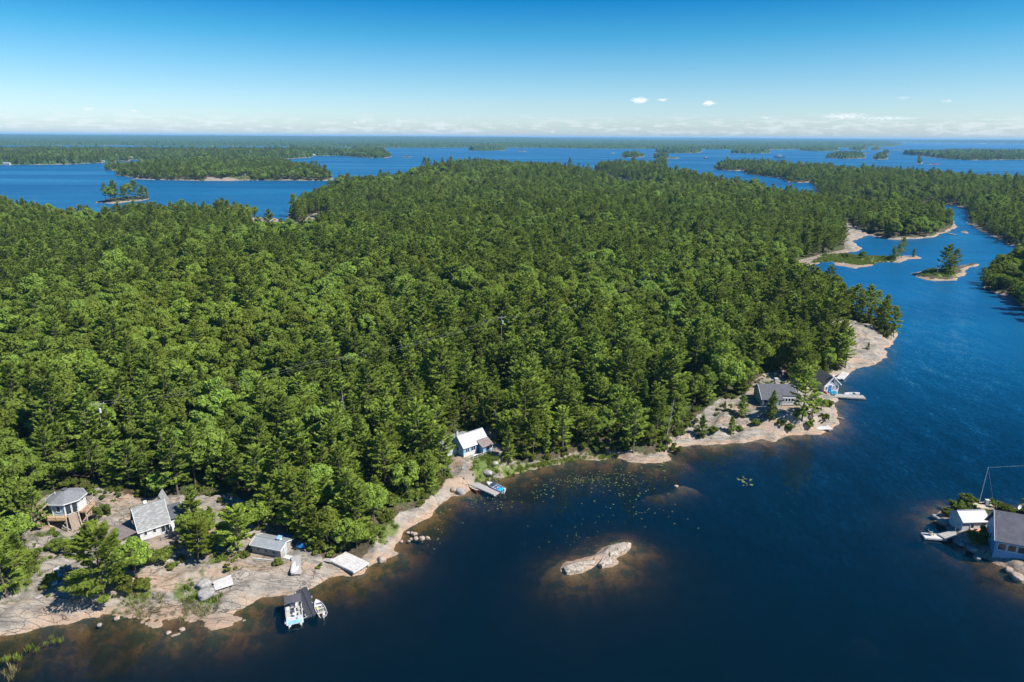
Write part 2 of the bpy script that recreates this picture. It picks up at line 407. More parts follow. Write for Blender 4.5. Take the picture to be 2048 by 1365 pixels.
class NT:
    """short hand for node building"""
    def __init__(s, nt):
        s.nt = nt

    def n(s, t, **kw):
        o = s.nt.nodes.new('ShaderNode' + t)
        for k, v in kw.items():
            setattr(o, k, v)
        return o

    def l(s, a, b):
        s.nt.links.new(a, b)

    def put(s, sock, v):
        if isinstance(v, bpy.types.NodeSocket):
            s.l(v, sock)
        elif isinstance(v, (tuple, list)) and len(v) == 3 and sock.type == 'RGBA':
            sock.default_value = (*v, 1)
        else:
            sock.default_value = v

    def math(s, op, a, b=0.0, clamp=False):
        o = s.n('Math', operation=op, use_clamp=clamp)
        s.put(o.inputs[0], a)
        s.put(o.inputs[1], b)
        return o.outputs[0]

    def mix(s, f, a, b, mode='MIX'):
        o = s.n('Mix', data_type='RGBA', blend_type=mode)
        s.put(o.inputs[0], f)
        s.put(o.inputs[6], a)
        s.put(o.inputs[7], b)
        return o.outputs[2]

    def rng(s, v, a, b, c=0.0, d=1.0, smooth=True):
        o = s.n('MapRange', interpolation_type='SMOOTHSTEP' if smooth else 'LINEAR')
        for i, x in enumerate((v, a, b, c, d)):
            s.put(o.inputs[i], x)
        return o.outputs[0]

    def noise(s, vec, scale, detail=4, rough=.55, color=False, dist=0.0):
        o = s.n('TexNoise')
        if vec is not None:
            s.l(vec, o.inputs['Vector'])
        o.inputs['Scale'].default_value = scale
        o.inputs['Detail'].default_value = detail
        o.inputs['Roughness'].default_value = rough
        o.inputs['Distortion'].default_value = dist
        return o.outputs[1 if color else 0]

    def mapped(s, vec, scale=(1, 1, 1), rot=(0, 0, 0), loc=(0, 0, 0)):
        o = s.n('Mapping')
        s.l(vec, o.inputs[0])
        o.inputs['Scale'].default_value = scale
        o.inputs['Rotation'].default_value = rot
        o.inputs['Location'].default_value = loc
        return o.outputs[0]

    def attr(s, name):
        o = s.n('Attribute', attribute_name=name)
        return o.outputs['Fac']

    def pos(s):
        return s.n('NewGeometry').outputs['Position']

    def obj(s):
        return s.n('TexCoord').outputs['Object']

    def bump(s, b, h, strength=.4, dist=.1):
        o = s.n('Bump')
        o.inputs['Strength'].default_value = strength
        o.inputs['Distance'].default_value = dist
        s.l(h, o.inputs['Height'])
        s.l(o.outputs[0], b.inputs['Normal'])


def m_ground(nt, b):
    t = NT(nt)
    p = t.pos()
    z = t.n('SeparateXYZ')
    t.l(p, z.inputs[0])
    z = z.outputs[2]
    st = t.mapped(p, (.22, 1.0, 1.0), (0, 0, R(-40)))
    n1 = t.noise(p, .16, 5)
    n2 = t.noise(st, .9, 6, .65)
    n3 = t.noise(p, 2.3, 5, .7)
    n4 = t.noise(st, .28, 4)
    rock = t.mix(t.rng(n2, .3, .7), (.13, .115, .10), (.305, .268, .225))
    rock = t.mix(t.rng(n4, .46, .66), rock, (.31, .225, .16))
    rock = t.mix(t.math('MULTIPLY', t.rng(n3, .5, .75), .6), rock, (.36, .335, .30))
    # joints in the rock
    vo = t.n('TexVoronoi', feature='DISTANCE_TO_EDGE')
    wv = t.n('VectorMath', operation='ADD')
    t.l(t.mapped(p, (.16, .62, .5), (0, 0, R(-40))), wv.inputs[0])
    sc = t.n('VectorMath', operation='SCALE')
    t.l(t.noise(p, .35, 4, .6, True), sc.inputs[0])
    sc.inputs['Scale'].default_value = .7
    t.l(sc.outputs[0], wv.inputs[1])
    t.l(wv.outputs[0], vo.inputs['Vector'])
    vo.inputs['Scale'].default_value = 1.5
    crack = t.math('MULTIPLY', t.rng(vo.outputs['Distance'], .0, .022, 1.0, 0.0), t.rng(t.noise(p, .12, 3), .40, .60))
    # iron stained band just above the water
    zz = t.math('ADD', z, t.math('MULTIPLY', t.math('SUBTRACT', n1, .5), 1.6))
    stain = t.math('MULTIPLY', t.rng(zz, .6, .05), t.rng(n3, .25, .6))
    rock = t.mix(t.math('MULTIPLY', stain, .7), rock, (.36, .235, .15))
    lich = t.rng(t.noise(p, .8, 6, .7), .56, .70)
    rock = t.mix(t.math('MULTIPLY', lich, .75), rock, (.085, .085, .075))
    rock = t.mix(t.math('MULTIPLY', crack, .55), rock, (.05, .042, .033))
    # soil, needle litter and moss
    soilc = t.mix(t.rng(n3, .35, .65), (.045, .036, .022), (.10, .075, .045))
    soilc = t.mix(t.rng(n1, .45, .6), soilc, (.045, .065, .018))
    sm = t.rng(t.math('ADD', t.attr('soil'), t.math('MULTIPLY', t.math('SUBTRACT', t.noise(p, .7, 5, .65), .5), .9)), .42, .62)
    land = t.mix(sm, rock, soilc)
    gcol = t.mix(t.noise(p, 1.3, 5, .7), (.06, .095, .02), (.15, .185, .05))
    gm = t.rng(t.math('ADD', t.attr('field'), t.math('MULTIPLY', t.math('SUBTRACT', n3, .5), .8)), .35, .65)
    land = t.mix(gm, land, gcol)
    # lake bed: stained rock, mud and weed
    bedn = t.noise(p, .33, 5, .65)
    bed = t.mix(t.rng(n3, .3, .7), (.17, .105, .032), (.27, .17, .06))
    bed = t.mix(t.rng(bedn, .42, .58), bed, (.075, .075, .028))
    bed = t.mix(t.rng(z, -.6, -2.6), bed, (.055, .05, .03))
    col = t.mix(t.rng(z, -.03, .02), bed, land)
    t.l(col, b.inputs['Base Color'])
    b.inputs['Roughness'].default_value = .85
    b.inputs['Specular IOR Level'].default_value = .2
    h = t.math('ADD', t.math('MULTIPLY', n2, .5), t.math('ADD', t.math('MULTIPLY', n3, .35), t.math('MULTIPLY', t.math('MULTIPLY', crack, t.rng(z, -.03, .02)), -.5)))
    t.bump(b, h, 1.0, .5)


M_GROUND = mat('ground', m_ground)


def m_water():
    mt = bpy.data.materials.new('water')
    mt.use_nodes = True
    nt = mt.node_tree
    nt.nodes.clear()
    t = NT(nt)
    out = t.n('OutputMaterial')
    p = t.pos()
    # ripples as a spread of surface slopes
    a = t.noise(t.mapped(p, (1, .55, 1), (0, 0, R(35))), 1.35, 3, .6, True)
    c = t.noise(t.mapped(p, (1, .4, 1), (0, 0, R(20))), .24, 2, .5, True)

    def ctr(x, k):
        s1 = t.n('VectorMath', operation='SUBTRACT')
        t.l(x, s1.inputs[0])
        s1.inputs[1].default_value = (.5, .5, .5)
        s2 = t.n('VectorMath', operation='MULTIPLY')
        t.l(s1.outputs[0], s2.inputs[0])
        s2.inputs[1].default_value = (k, k, 0)
        return s2.outputs[0]
    # calm and wind ruffled lanes
    wind = t.noise(t.mapped(p, (.0016, .006, 1), (0, 0, R(6))), 1.0, 4, .6)
    wk = t.rng(wind, .36, .62, .6, 1.2)
    xy = t.n('SeparateXYZ')
    t.l(p, xy.inputs[0])
    # gradient outwards: farther water painted bluer for its sky reflection, slightly more ruffled
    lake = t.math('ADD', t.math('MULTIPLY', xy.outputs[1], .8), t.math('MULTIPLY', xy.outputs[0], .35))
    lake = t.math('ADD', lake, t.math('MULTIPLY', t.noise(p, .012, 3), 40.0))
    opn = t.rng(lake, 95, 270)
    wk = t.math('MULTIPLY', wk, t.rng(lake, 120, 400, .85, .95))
    ad = t.n('VectorMath', operation='ADD')
    t.l(ctr(a, .46), ad.inputs[0])
    t.l(ctr(c, .26), ad.inputs[1])
    ws = t.n('VectorMath', operation='SCALE')
    t.l(ad.outputs[0], ws.inputs[0])
    t.l(wk, ws.inputs['Scale'])
    up = t.n('VectorMath', operation='ADD')
    t.l(ws.outputs[0], up.inputs[0])
    t.l(t.n('NewGeometry').outputs['Normal'], up.inputs[1])
    nm = t.n('VectorMath', operation='NORMALIZE')
    t.l(up.outputs[0], nm.inputs[0])
    fr = t.n('Fresnel')
    fr.inputs[0].default_value = 1.333
    t.l(nm.outputs[0], fr.inputs[1])
    gl = t.n('BsdfGlossy')
    gl.inputs['Color'].default_value = (1, 1, 1, 1)
    gl.distribution = 'BECKMANN'
    gl.inputs['Roughness'].default_value = .12
    t.l(nm.outputs[0], gl.inputs['Normal'])
    tr = t.n('BsdfTransparent')
    tr.inputs[0].default_value = (1, 1, 1, 1)
    df = t.n('BsdfDiffuse')          # light scattered back by the water, plus sky reflection painted in far out
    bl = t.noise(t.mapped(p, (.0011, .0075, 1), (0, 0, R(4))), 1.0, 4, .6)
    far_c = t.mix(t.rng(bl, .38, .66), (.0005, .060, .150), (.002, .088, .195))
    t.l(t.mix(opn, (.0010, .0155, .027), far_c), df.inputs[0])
    bs = t.n('MixShader')
    bs.inputs[0].default_value = .34
    t.l(tr.outputs[0], bs.inputs[1])
    t.l(df.outputs[0], bs.inputs[2])
    mx = t.n('MixShader')
    t.l(fr.outputs[0], mx.inputs[0])
    t.l(bs.outputs[0], mx.inputs[1])
    t.l(gl.outputs[0], mx.inputs[2])
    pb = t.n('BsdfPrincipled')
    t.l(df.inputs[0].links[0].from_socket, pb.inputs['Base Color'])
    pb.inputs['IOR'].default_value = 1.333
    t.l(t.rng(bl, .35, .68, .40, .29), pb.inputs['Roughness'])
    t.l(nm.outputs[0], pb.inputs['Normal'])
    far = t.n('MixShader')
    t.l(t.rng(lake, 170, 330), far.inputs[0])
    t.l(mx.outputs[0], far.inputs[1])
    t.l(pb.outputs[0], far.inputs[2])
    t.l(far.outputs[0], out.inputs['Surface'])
    va = t.n('VolumeAbsorption')
    va.inputs['Color'].default_value = (.56, .49, .20, 1)
    va.inputs['Density'].default_value = 0.75
    t.l(va.outputs[0], out.inputs['Volume'])
    return mt


M_WATER = m_water()


def m_leaf(name, c1, c2, c3, trans=.3):
    mt = bpy.data.materials.new(name)
    mt.use_nodes = True
    nt = mt.node_tree
    nt.nodes.clear()
    t = NT(nt)
    out = t.n('OutputMaterial')
    g = t.n('NewGeometry')
    oi = t.n('ObjectInfo')
    col = t.mix(g.outputs['Random Per Island'], c1, c2)
    col = t.mix(t.rng(oi.outputs['Random'], .0, 1.0, 0, .75, False), col, c3)
    stand = t.noise(oi.outputs['Location'], .012, 2)
    col = t.mix(t.rng(stand, .35, .65), col, t.mix(1.0, col, (1.06, 1.0, .86), 'MULTIPLY'))
    hs = t.n('HueSaturation')
    t.l(col, hs.inputs['Color'])
    t.l(t.rng(oi.outputs['Random'], 0, 1, 1.32, .70, False), hs.inputs['Value'])
    d, tl, mx = t.n('BsdfDiffuse'), t.n('BsdfTranslucent'), t.n('MixShader')
    t.l(hs.outputs[0], d.inputs[0])
    t.l(hs.outputs[0], tl.inputs[0])
    mx.inputs[0].default_value = trans
    t.l(d.outputs[0], mx.inputs[1])
    t.l(tl.outputs[0], mx.inputs[2])
    t.l(mx.outputs[0], out.inputs['Surface'])
    return mt


M_PINE = m_leaf('pine needles', (.120, .190, .038), (.295, .375, .064), (.215, .285, .048), .48)
M_OAK = m_leaf('broad leaves', (.115, .200, .042), (.270, .370, .068), (.235, .290, .048), .48)
M_SHRUB = m_leaf('shrub leaves', (.070, .110, .024), (.17, .22, .042), (.14, .16, .035), .4)
M_BLADE = m_leaf('grass blades', (.09, .15, .028), (.25, .31, .065), (.17, .24, .045), .4)
M_DRY = m_leaf('dry reeds', (.16, .15, .07), (.30, .27, .15), (.12, .13, .05), .3)


def m_bark(nt, b):
    t = NT(nt)
    n = t.noise(t.mapped(t.obj(), (3, 3, .7)), 2.0, 4)
    t.l(t.mix(n, (.055, .042, .032), (.17, .14, .115)), b.inputs['Base Color'])
    b.inputs['Roughness'].default_value = .9


def m_snag(nt, b):
    t = NT(nt)
    n = t.noise(t.mapped(t.obj(), (3, 3, .5)), 2.0, 4)
    t.l(t.mix(n, (.20, .185, .17), (.42, .40, .37)), b.inputs['Base Color'])
    b.inputs['Roughness'].default_value = .9


M_BARK, M_SNAG = mat('bark', m_bark), mat('weathered dead wood', m_snag)


# ------------------------------------------------------------------ object bookkeeping
def tag(o, label=None, cat=None, group=None, kind=None):
    for k, v in (('label', label), ('category', cat), ('group', group), ('kind', kind)):
        if v:
            o[k] = v
    return o


def thing(name, label, cat, loc=(0, 0, 0), rz=0.0, group=None):
    o = bpy.data.objects.new(name, None)
    o.empty_display_size = .3
    COL.objects.link(o)
    o.location, o.rotation_euler = loc, (0, 0, rz)
    return tag(o, label, cat, group)


def np_mesh(name, V, F, mats=()):
    """V (n,3), F (m,k) arrays"""
    me = bpy.data.meshes.new(name)
    V, F = np.asarray(V, np.float32), np.asarray(F, np.int32)
    me.vertices.add(len(V))
    me.vertices.foreach_set('co', V.ravel())
    me.loops.add(F.size)
    me.loops.foreach_set('vertex_index', F.ravel())
    me.polygons.add(len(F))
    me.polygons.foreach_set('loop_start', np.arange(0, F.size, F.shape[1], dtype=np.int32))
    me.update(calc_edges=True)
    for mm in mats:
        me.materials.append(mm)
    return me


def add_attr(me, name, vals):
    a = me.attributes.new(name, 'FLOAT', 'POINT')
    a.data.foreach_set('value', np.asarray(vals, np.float32))


def link(o, parent=None):
    COL.objects.link(o)
    if parent:
        o.parent = parent
    return o


# ------------------------------------------------------------------ ground and lake bed: one sheet
def inside(polys, X, Y, soft=.8, margin=6):
    o = np.zeros(X.shape)
    for p in polys:
        np.maximum(o, np.clip(sdist(X, Y, p, margin) / soft + .5, 0, 1), out=o)
    return o


def polar(r0, r1, nr, a0, a1, na):
    r = np.exp(np.linspace(math.log(r0), math.log(r1), nr))
    a = np.linspace(R(a0), R(a1), na)
    RR, AA = np.meshgrid(r, a, indexing='ij')
    X, Y = RR * np.sin(AA), RR * np.cos(AA)
    i = np.arange((nr - 1) * na).reshape(nr - 1, na)[:, :-1].ravel()
    F = np.stack([i, i + 1, i + na + 1, i + na], 1)
    return X.ravel(), Y.ravel(), F


GX, GY, GF = polar(74, 30000, 860, -50, 50, 640)
GD = shore_d(GX, GY)
GZ = ground(GX, GY, GD)
me = np_mesh('ground', np.stack([GX, GY, GZ], 1), GF, [M_GROUND])
clr = np.zeros(GX.shape)
near = np.hypot(GX, GY) < 3200
clr[near] = inside(CLEAR, GX[near], GY[near], 2.0)
rr = np.hypot(GX, GY)
setb = np.where(rr > 330, .5, np.clip(rr / 420, .8, 2.2)) * (1 + 1.1 * fbm(GX * .03, GY * .03, 2))
soil = np.clip((GD - setb) / 2.5, 0, 1) * (1 - clr)
soil = np.maximum(soil, clr * np.clip(GD / 5, 0, 1) * .42)
fld = np.zeros(GX.shape)
nearf = rr < 1200
fld[nearf] = inside(FIELD[:3] + FIELD[4:], GX[nearf], GY[nearf], 2.5) * np.clip(.75 + .9 * fbm(GX[nearf] * .45, GY[nearf] * .45, 3), 0, 1)
soil[nearf] = np.maximum(soil[nearf], inside(FIELD[3:4], GX[nearf], GY[nearf], 1.5) * .48)
add_attr(me, 'soil', soil)
add_attr(me, 'field', fld)
me.shade_smooth()
tag(link(bpy.data.objects.new('ground', me)), 'rocky wooded shore, islands and lake bed', kind='structure')


# ------------------------------------------------------------------ water, haze
def big_box(name, x0, x1, y0, y1, z0, z1, mt):
    V = [(x0, y0, z0), (x1, y0, z0), (x1, y1, z0), (x0, y1, z0), (x0, y0, z1), (x1, y0, z1), (x1, y1, z1), (x0, y1, z1)]
    F = [(0, 3, 2, 1), (4, 5, 6, 7), (0, 1, 5, 4), (1, 2, 6, 5), (2, 3, 7, 6), (3, 0, 4, 7)]
    me_ = np_mesh(name, V, F, [mt])
    me_.shade_flat()
    return link(bpy.data.objects.new(name, me_))


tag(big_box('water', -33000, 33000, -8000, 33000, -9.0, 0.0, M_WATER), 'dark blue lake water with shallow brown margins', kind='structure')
mh = bpy.data.materials.new('haze')
mh.use_nodes = True
mh.node_tree.nodes.clear()
_t = NT(mh.node_tree)
_o, _v = _t.n('OutputMaterial'), _t.n('VolumePrincipled')
_v.inputs['Color'].default_value = (.30, .64, 1.0, 1)
_v.inputs['Density'].default_value = 0.000056
_v.inputs['Anisotropy'].default_value = 0.0
_t.l(_v.outputs[0], _o.inputs['Volume'])
tag(big_box('haze', -34000, 34000, -8500, 34000, -11.0, 104.0, mh), 'thin blue summer haze over the lake', kind='stuff')


# ------------------------------------------------------------------ tree shapes
def diamonds(C, A, B, n_kind=4):
    """leaf sized kites: centre C, half axes A and B"""
    n = len(C)
    V = np.stack([C - A, C + B * .9 - A * .1, C + A, C - B * .9 - A * .1], 1).reshape(-1, 3)
    F = np.arange(4 * n).reshape(n, 4)
    return V, F


def tubes(segs, k=5):
    """segs: (p0,p1,r0,r1) -> V,F"""
    V, F = [], []
    for p0, p1, r0, r1 in segs:
        p0, p1 = np.asarray(p0, float), np.asarray(p1, float)
        d = p1 - p0
        d /= np.linalg.norm(d) + 1e-9
        u = np.cross(d, [0, 0, 1.0] if abs(d[2]) < .9 else [1.0, 0, 0])
        u /= np.linalg.norm(u)
        w = np.cross(d, u)
        b = len(V)
        for p, r in ((p0, r0), (p1, r1)):
            for i in range(k):
                a = 2 * math.pi * i / k
                V.append(p + r * (u * math.cos(a) + w * math.sin(a)))
        for i in range(k):
            j = (i + 1) % k
            F.append((b + i, b + j, b + k + j, b + k + i))
    return np.array(V), np.array(F)


def unit(v):
    return v / (np.linalg.norm(v, axis=-1, keepdims=True) + 1e-9)


def pine_shape(seed, H, W, z0=.2, dens=1.0, droop=0.0, gap=.75, leaf=1.0, flat=0.0):
    g = np.random.default_rng(seed)
    lean = g.normal(0, .25, 2)
    segs, C, A, B = [], [], [], []
    top = np.array([lean[0], lean[1], H])
    axis = lambda z: np.array([lean[0] * (z / H) ** 2, lean[1] * (z / H) ** 2, z])
    zs = np.linspace(0, H * .97, 7)
    r = lambda z: .016 * H * (1 - z / H) + .02
    for a, b in zip(zs[:-1], zs[1:]):
        segs.append((axis(a), axis(b), r(a), r(b)))
    z = z0 * H
    while z < H * .985:
        t = (z - z0 * H) / (H - z0 * H)
        prof = (1 - t) ** .75 * (.55 + .45 * min(1, t / .25)) + .10
        if flat:
            prof = (1 - t) ** .45 * (.6 + .4 * min(1, t / .3)) + .06
        nb = g.integers(4, 7) if t < .85 else 4
        a0 = g.random() * 6.28
        for k in range(nb):
            if g.random() < .12:
                continue
            az = a0 + 6.28 * k / nb + g.normal(0, .3)
            Lb = W * prof * g.uniform(.6, 1.18)
            el = -.10 - droop + t * .75 + g.normal(0, .1)
            d0 = np.array([math.cos(az) * math.cos(el), math.sin(az) * math.cos(el), math.sin(el)])
            p0 = axis(z + g.normal(0, .15))
            p1 = p0 + d0 * Lb + np.array([0, 0, .16 * Lb])
            segs.append((p0, p0 + (p1 - p0) * .85, .012 * H * (1 - t) * .3 + .012, .008))
            n = int((5 + Lb * 13) * dens)
            s = g.uniform(.28, 1.05, n) ** .8
            side = np.array([-math.sin(az), math.cos(az), 0])
            wid = (.10 + .30 * np.sin(np.clip(s, 0, 1) * 2.6)) * Lb * .62
            off = g.uniform(-1, 1, n)
            c = p0 + (p1 - p0) * s[:, None] + side * (off * wid)[:, None] + np.array([0, 0, 1.0]) * (s ** 2 * .10 * Lb + g.normal(0, .09, n) + .05)[:, None]
            dd = unit(d0 * 1.0 + side * (off * .9)[:, None] + g.normal(0, .28, (n, 3)) + np.array([0, 0, .25]))
            nn = unit(np.array([0, 0, 1.0]) + g.normal(0, .55, (n, 3)))
            bb = unit(np.cross(nn, dd))
            sz = g.uniform(.24, .46, n) * leaf
            C.append(c)
            A.append(dd * sz[:, None])
            B.append(bb * (sz * .46)[:, None])
        z += gap * g.uniform(.75, 1.2) * (.7 + .5 * (1 - t))
    n = 14
    C.append(top + np.stack([g.normal(0, .1, n), g.normal(0, .1, n), g.uniform(-.7, .25, n)], 1))
    A.append(unit(g.normal(0, .5, (n, 3)) + np.array([0, 0, 1.0])) * .3)
    B.append(unit(g.normal(0, 1, (n, 3))) * .12)
    return tubes(segs), diamonds(np.concatenate(C), np.concatenate(A), np.concatenate(B))


def broad_shape(seed, H, W, n_lump=20, dens=1.0, base=.22, leaf=1.0):
    g = np.random.default_rng(seed)
    segs, C, A, B = [], [], [], []
    zc, rz = H * (.5 + base / 2), H * (.5 - base / 2)
    fork = np.array([0, 0, H * (base + .08)])
    segs.append((np.zeros(3), fork, .018 * H + .03, .013 * H + .02))
    for k in range(n_lump):
        u = g.uniform(-.55, 1.0)
        az = k * 2.4 + g.normal(0, .4)
        rad = math.sqrt(max(0, 1 - u * u))
        rs = g.uniform(.55, .95)
        c = np.array([math.cos(az) * rad * W * rs, math.sin(az) * rad * W * rs, zc + u * rz * g.uniform(.7, .92)])
        lr = g.uniform(.26, .44) * W * (1.1 - .25 * max(u, 0))
        if k % 2 == 0:
            segs.append((fork, c, .008 * H, .015))
        n = int(105 * dens * (lr / (.35 * W)) ** 2)
        v = unit(g.normal(0, 1, (n, 3)) + np.array([0, 0, .35]))
        rr_ = lr * g.uniform(.72, 1.08, n)
        p = c + v * rr_[:, None] * np.array([1, 1, .8])
        nn = unit(v * .8 + g.normal(0, .55, (n, 3)) + np.array([0, 0, .3]))
        dd = unit(np.cross(nn, g.normal(0, 1, (n, 3))))
        bb = np.cross(nn, dd)
        sz = g.uniform(.20, .40, n) * leaf
        C.append(p)
        A.append(dd * sz[:, None])
        B.append(bb * (sz * .75)[:, None])
    return tubes(segs), diamonds(np.concatenate(C), np.concatenate(A), np.concatenate(B))


def snag_shape(seed, H):
    g = np.random.default_rng(seed)
    segs = [(np.zeros(3), np.array([.1, .05, H * .5]), .11, .075), (np.array([.1, .05, H * .5]), np.array([.25, 0, H]), .075, .02)]
    for z in np.arange(H * .25, H * .95, .38):
        az, L_ = g.random() * 6.28, g.uniform(.5, 1.9) * (1.15 - z / H)
        p = np.array([.2 * z / H, 0, z])
        q = p + np.array([math.cos(az), math.sin(az), g.uniform(-.1, .5)]) * L_
        segs.append((p, q, .035, .012))
        segs.append((p + (q - p) * .55, p + (q - p) * .55 + g.normal(0, .35, 3), .018, .008))
    return tubes(segs, 6)


# kind -> list of (trunk mesh, crown mesh, joined mesh, height, half width)
KINDS = {}


def tree_kind(name, shapes, leafm):
    L_ = []
    for i, ((tv, tf), (cv, cf), H, W) in enumerate(shapes):
        tm, cm = np_mesh(name + '_trunk', tv, tf, [M_BARK]), np_mesh(name + '_crown', cv, cf, [leafm])
        both = np_mesh(name, np.concatenate([tv, cv]), np.concatenate([tf, cf + len(tv)]), [M_BARK, leafm])
        mi = np.zeros(len(tf) + len(cf), np.int32)
        mi[len(tf):] = 1
        both.polygons.foreach_set('material_index', mi)
        L_.append((tm, cm, both, H, W))
    KINDS[name] = L_


tree_kind('pine_tree', [(*pine_shape(11 + i, H, W, z0, d, .05, gp, 1.12, fl), H, W) for i, (H, W, z0, d, gp, fl) in enumerate(
    ((12, 3.5, .16, 1.15, .85, 1), (13, 3.2, .24, 1.15, .90, 0), (11, 3.9, .14, 1.15, .85, 1), (13.5, 3.3, .28, 1.2, .95, 1), (10.5, 3.4, .12, 1.15, .75, 0), (12.5, 3.7, .30, 1.2, .95, 1)))], M_PINE)
tree_kind('broadleaf_tree', [(*broad_shape(31 + i, H, W, n, 1.05), H, W) for i, (H, W, n) in enumerate(
    ((10, 3.0, 22), (11, 3.3, 26), (9, 2.7, 18), (10.5, 2.6, 20), (8.5, 3.1, 24)))], M_OAK)
tree_kind('young_pine_tree', [(*pine_shape(51 + i, H, W, .06, 1.3, 0, .45, .8), H, W) for i, (H, W) in enumerate(((7, 1.5), (6, 1.6), (8, 1.6)))], M_PINE)
tree_kind('spreading_pine_tree', [(*pine_shape(61 + i, H, W, z0, 1.75, .05, .62, 1.0, 1), H, W) for i, (H, W, z0) in enumerate(((11, 5.0, .12), (10, 4.2, .3)))], M_PINE)
tree_kind('cedar_tree', [(*pine_shape(71, 8, 1.1, .05, 1.9, .1, .38, .7, 1), 8, 1.1)], M_OAK)
tree_kind('leafy_shrub', [(*broad_shape(81 + i, H, W, 12, .75, .02, .7), H, W) for i, (H, W) in enumerate(((2.6, 1.6), (2.0, 1.5), (3.2, 1.5)))], M_SHRUB)


def merged_group(name, items):
    """objects that only serve as instances of the woods, grass and undergrowth"""
    c = bpy.data.collections.new(name)
    for i, me_ in enumerate(items):
        c.objects.link(bpy.data.objects.new('%s_%02d' % (name, i), me_))
    return c


def scatter(name, label, P, idx, rot, scl, items, group_name):
    me_ = bpy.data.meshes.new(name)
    me_.vertices.add(len(P))
    me_.vertices.foreach_set('co', np.asarray(P, np.float32).ravel())
    ai = me_.attributes.new('pick', 'INT', 'POINT')
    ai.data.foreach_set('value', np.asarray(idx, np.int32))
    add_attr(me_, 'turn', rot)
    add_attr(me_, 'grow', scl)
    o = link(bpy.data.objects.new(name, me_))
    tag(o, label, kind='stuff')
    ng = bpy.data.node_groups.new(name, 'GeometryNodeTree')
    ng.interface.new_socket('Geometry', in_out='INPUT', socket_type='NodeSocketGeometry')
    ng.interface.new_socket('Geometry', in_out='OUTPUT', socket_type='NodeSocketGeometry')
    N, L = ng.nodes.new, ng.links.new
    gi, go = N('NodeGroupInput'), N('NodeGroupOutput')
    ip, ci = N('GeometryNodeInstanceOnPoints'), N('GeometryNodeCollectionInfo')
    ci.inputs['Collection'].default_value = merged_group(group_name, items)
    ci.inputs['Separate Children'].default_value = True
    ci.inputs['Reset Children'].default_value = True
    ip.inputs['Pick Instance'].default_value = True

    def na(nm, ty):
        n = N('GeometryNodeInputNamedAttribute')
        n.data_type = ty
        n.inputs['Name'].default_value = nm
        return n.outputs['Attribute']
    L(gi.outputs[0], ip.inputs['Points'])
    L(ci.outputs[0], ip.inputs['Instance'])
    L(na('pick', 'INT'), ip.inputs['Instance Index'])
    cx = N('ShaderNodeCombineXYZ')
    L(na('turn', 'FLOAT'), cx.inputs[2])
    L(cx.outputs[0], ip.inputs['Rotation'])
    L(na('grow', 'FLOAT'), ip.inputs['Scale'])
    L(ip.outputs[0], go.inputs[0])
    md = o.modifiers.new(name, 'NODES')
    md.node_group = ng
    return o


# ------------------------------------------------------------------ where trees stand
def candidates(r0, r1, step):
    xs = np.arange(-r1 * .74, r1 * .74, step)
    ys = np.arange(max(60, r0 * .66), r1, step)
    X, Y = np.meshgrid(xs, ys)
    X = X.ravel() + rng.uniform(-.42, .42, X.size) * step
    Y = Y.ravel() + rng.uniform(-.42, .42, Y.size) * step
    r_ = np.hypot(X, Y)
    k = (r_ >= r0) & (r_ < r1) & (np.abs(X) < Y * .82 + 40)
    return X[k], Y[k]


TX, TY, TD, TS = [], [], [], []
for r0, r1, step in ((60, 420, 4.2), (420, 900, 4.9), (900, 1750, 6.4), (1750, 3300, 11.0)):
    X, Y = candidates(r0, r1, step)
    d = np.full(X.shape, -1e4)
    for q_, p in enumerate(BIG):
        np.maximum(d, sdist(X, Y, p) + (2.2 if q_ else 0), out=d)
    r_ = np.hypot(X, Y)
    k = d > np.where(r_ > 700, 1.3, np.clip(r_ / 420, 1.2, 3)) + (fbm(X * .03, Y * .03, 2) * 1.2 + rng.random(X.size)) * np.where(r_ > 700, 1.6, np.clip(r_ / 420, 1.5, 3))
    X, Y, d = X[k], Y[k], d[k]
    c = inside(CLEAR, X, Y, .5)
    k = c < .5
    TX.append(X[k]); TY.append(Y[k]); TD.append(d[k]); TS.append(np.full(k.sum(), step))
TX, TY, TD, TS = map(np.concatenate, (TX, TY, TD, TS))
keep = np.ones(len(TX), bool)
for a, b, z, r in _pads:
    keep &= np.hypot(TX - a, TY - b) > r + 1.5
TX, TY, TD, TS = TX[keep], TY[keep], TD[keep], TS[keep]
for p in WOODED_ISLETS:              # small far islets with a few trees each
    q = pp(p)
    lo, hi = q.min(0), q.max(0)
    st = max(8.0, math.sqrt((hi[0] - lo[0]) * (hi[1] - lo[1]) / 260))
    X, Y = np.meshgrid(np.arange(lo[0], hi[0], st), np.arange(lo[1], hi[1], st))
    X, Y = X.ravel() + rng.uniform(-3, 3, X.size), Y.ravel() + rng.uniform(-3, 3, Y.size)
    d = sdist(X, Y, q)
    k = (d > 4) & (rng.random(X.size) < .85)
    TX, TY, TD, TS = np.append(TX, X[k]), np.append(TY, Y[k]), np.append(TD, d[k]), np.append(TS, np.full(k.sum(), 9.0))
TZ = ground(TX, TY)
mixn = fbm(TX * .016 + 5, TY * .016, 3) * 1.3 + rng.normal(0, .32, len(TX))
mixn = mixn + np.where(TD < 9, .18, 0) - np.where(TX > 45, .18, 0)
_dm = at(1742, 680)[:2]
mixn = np.where(np.hypot(TX - _dm[0], TY - _dm[1]) < 62, -1.0, mixn)
names = np.where(mixn > .04, 'broadleaf_tree', 'pine_tree').astype(object)
names[(rng.random(len(TX)) < .07)] = 'young_pine_tree'
names[(rng.random(len(TX)) < .025)] = 'cedar_tree'
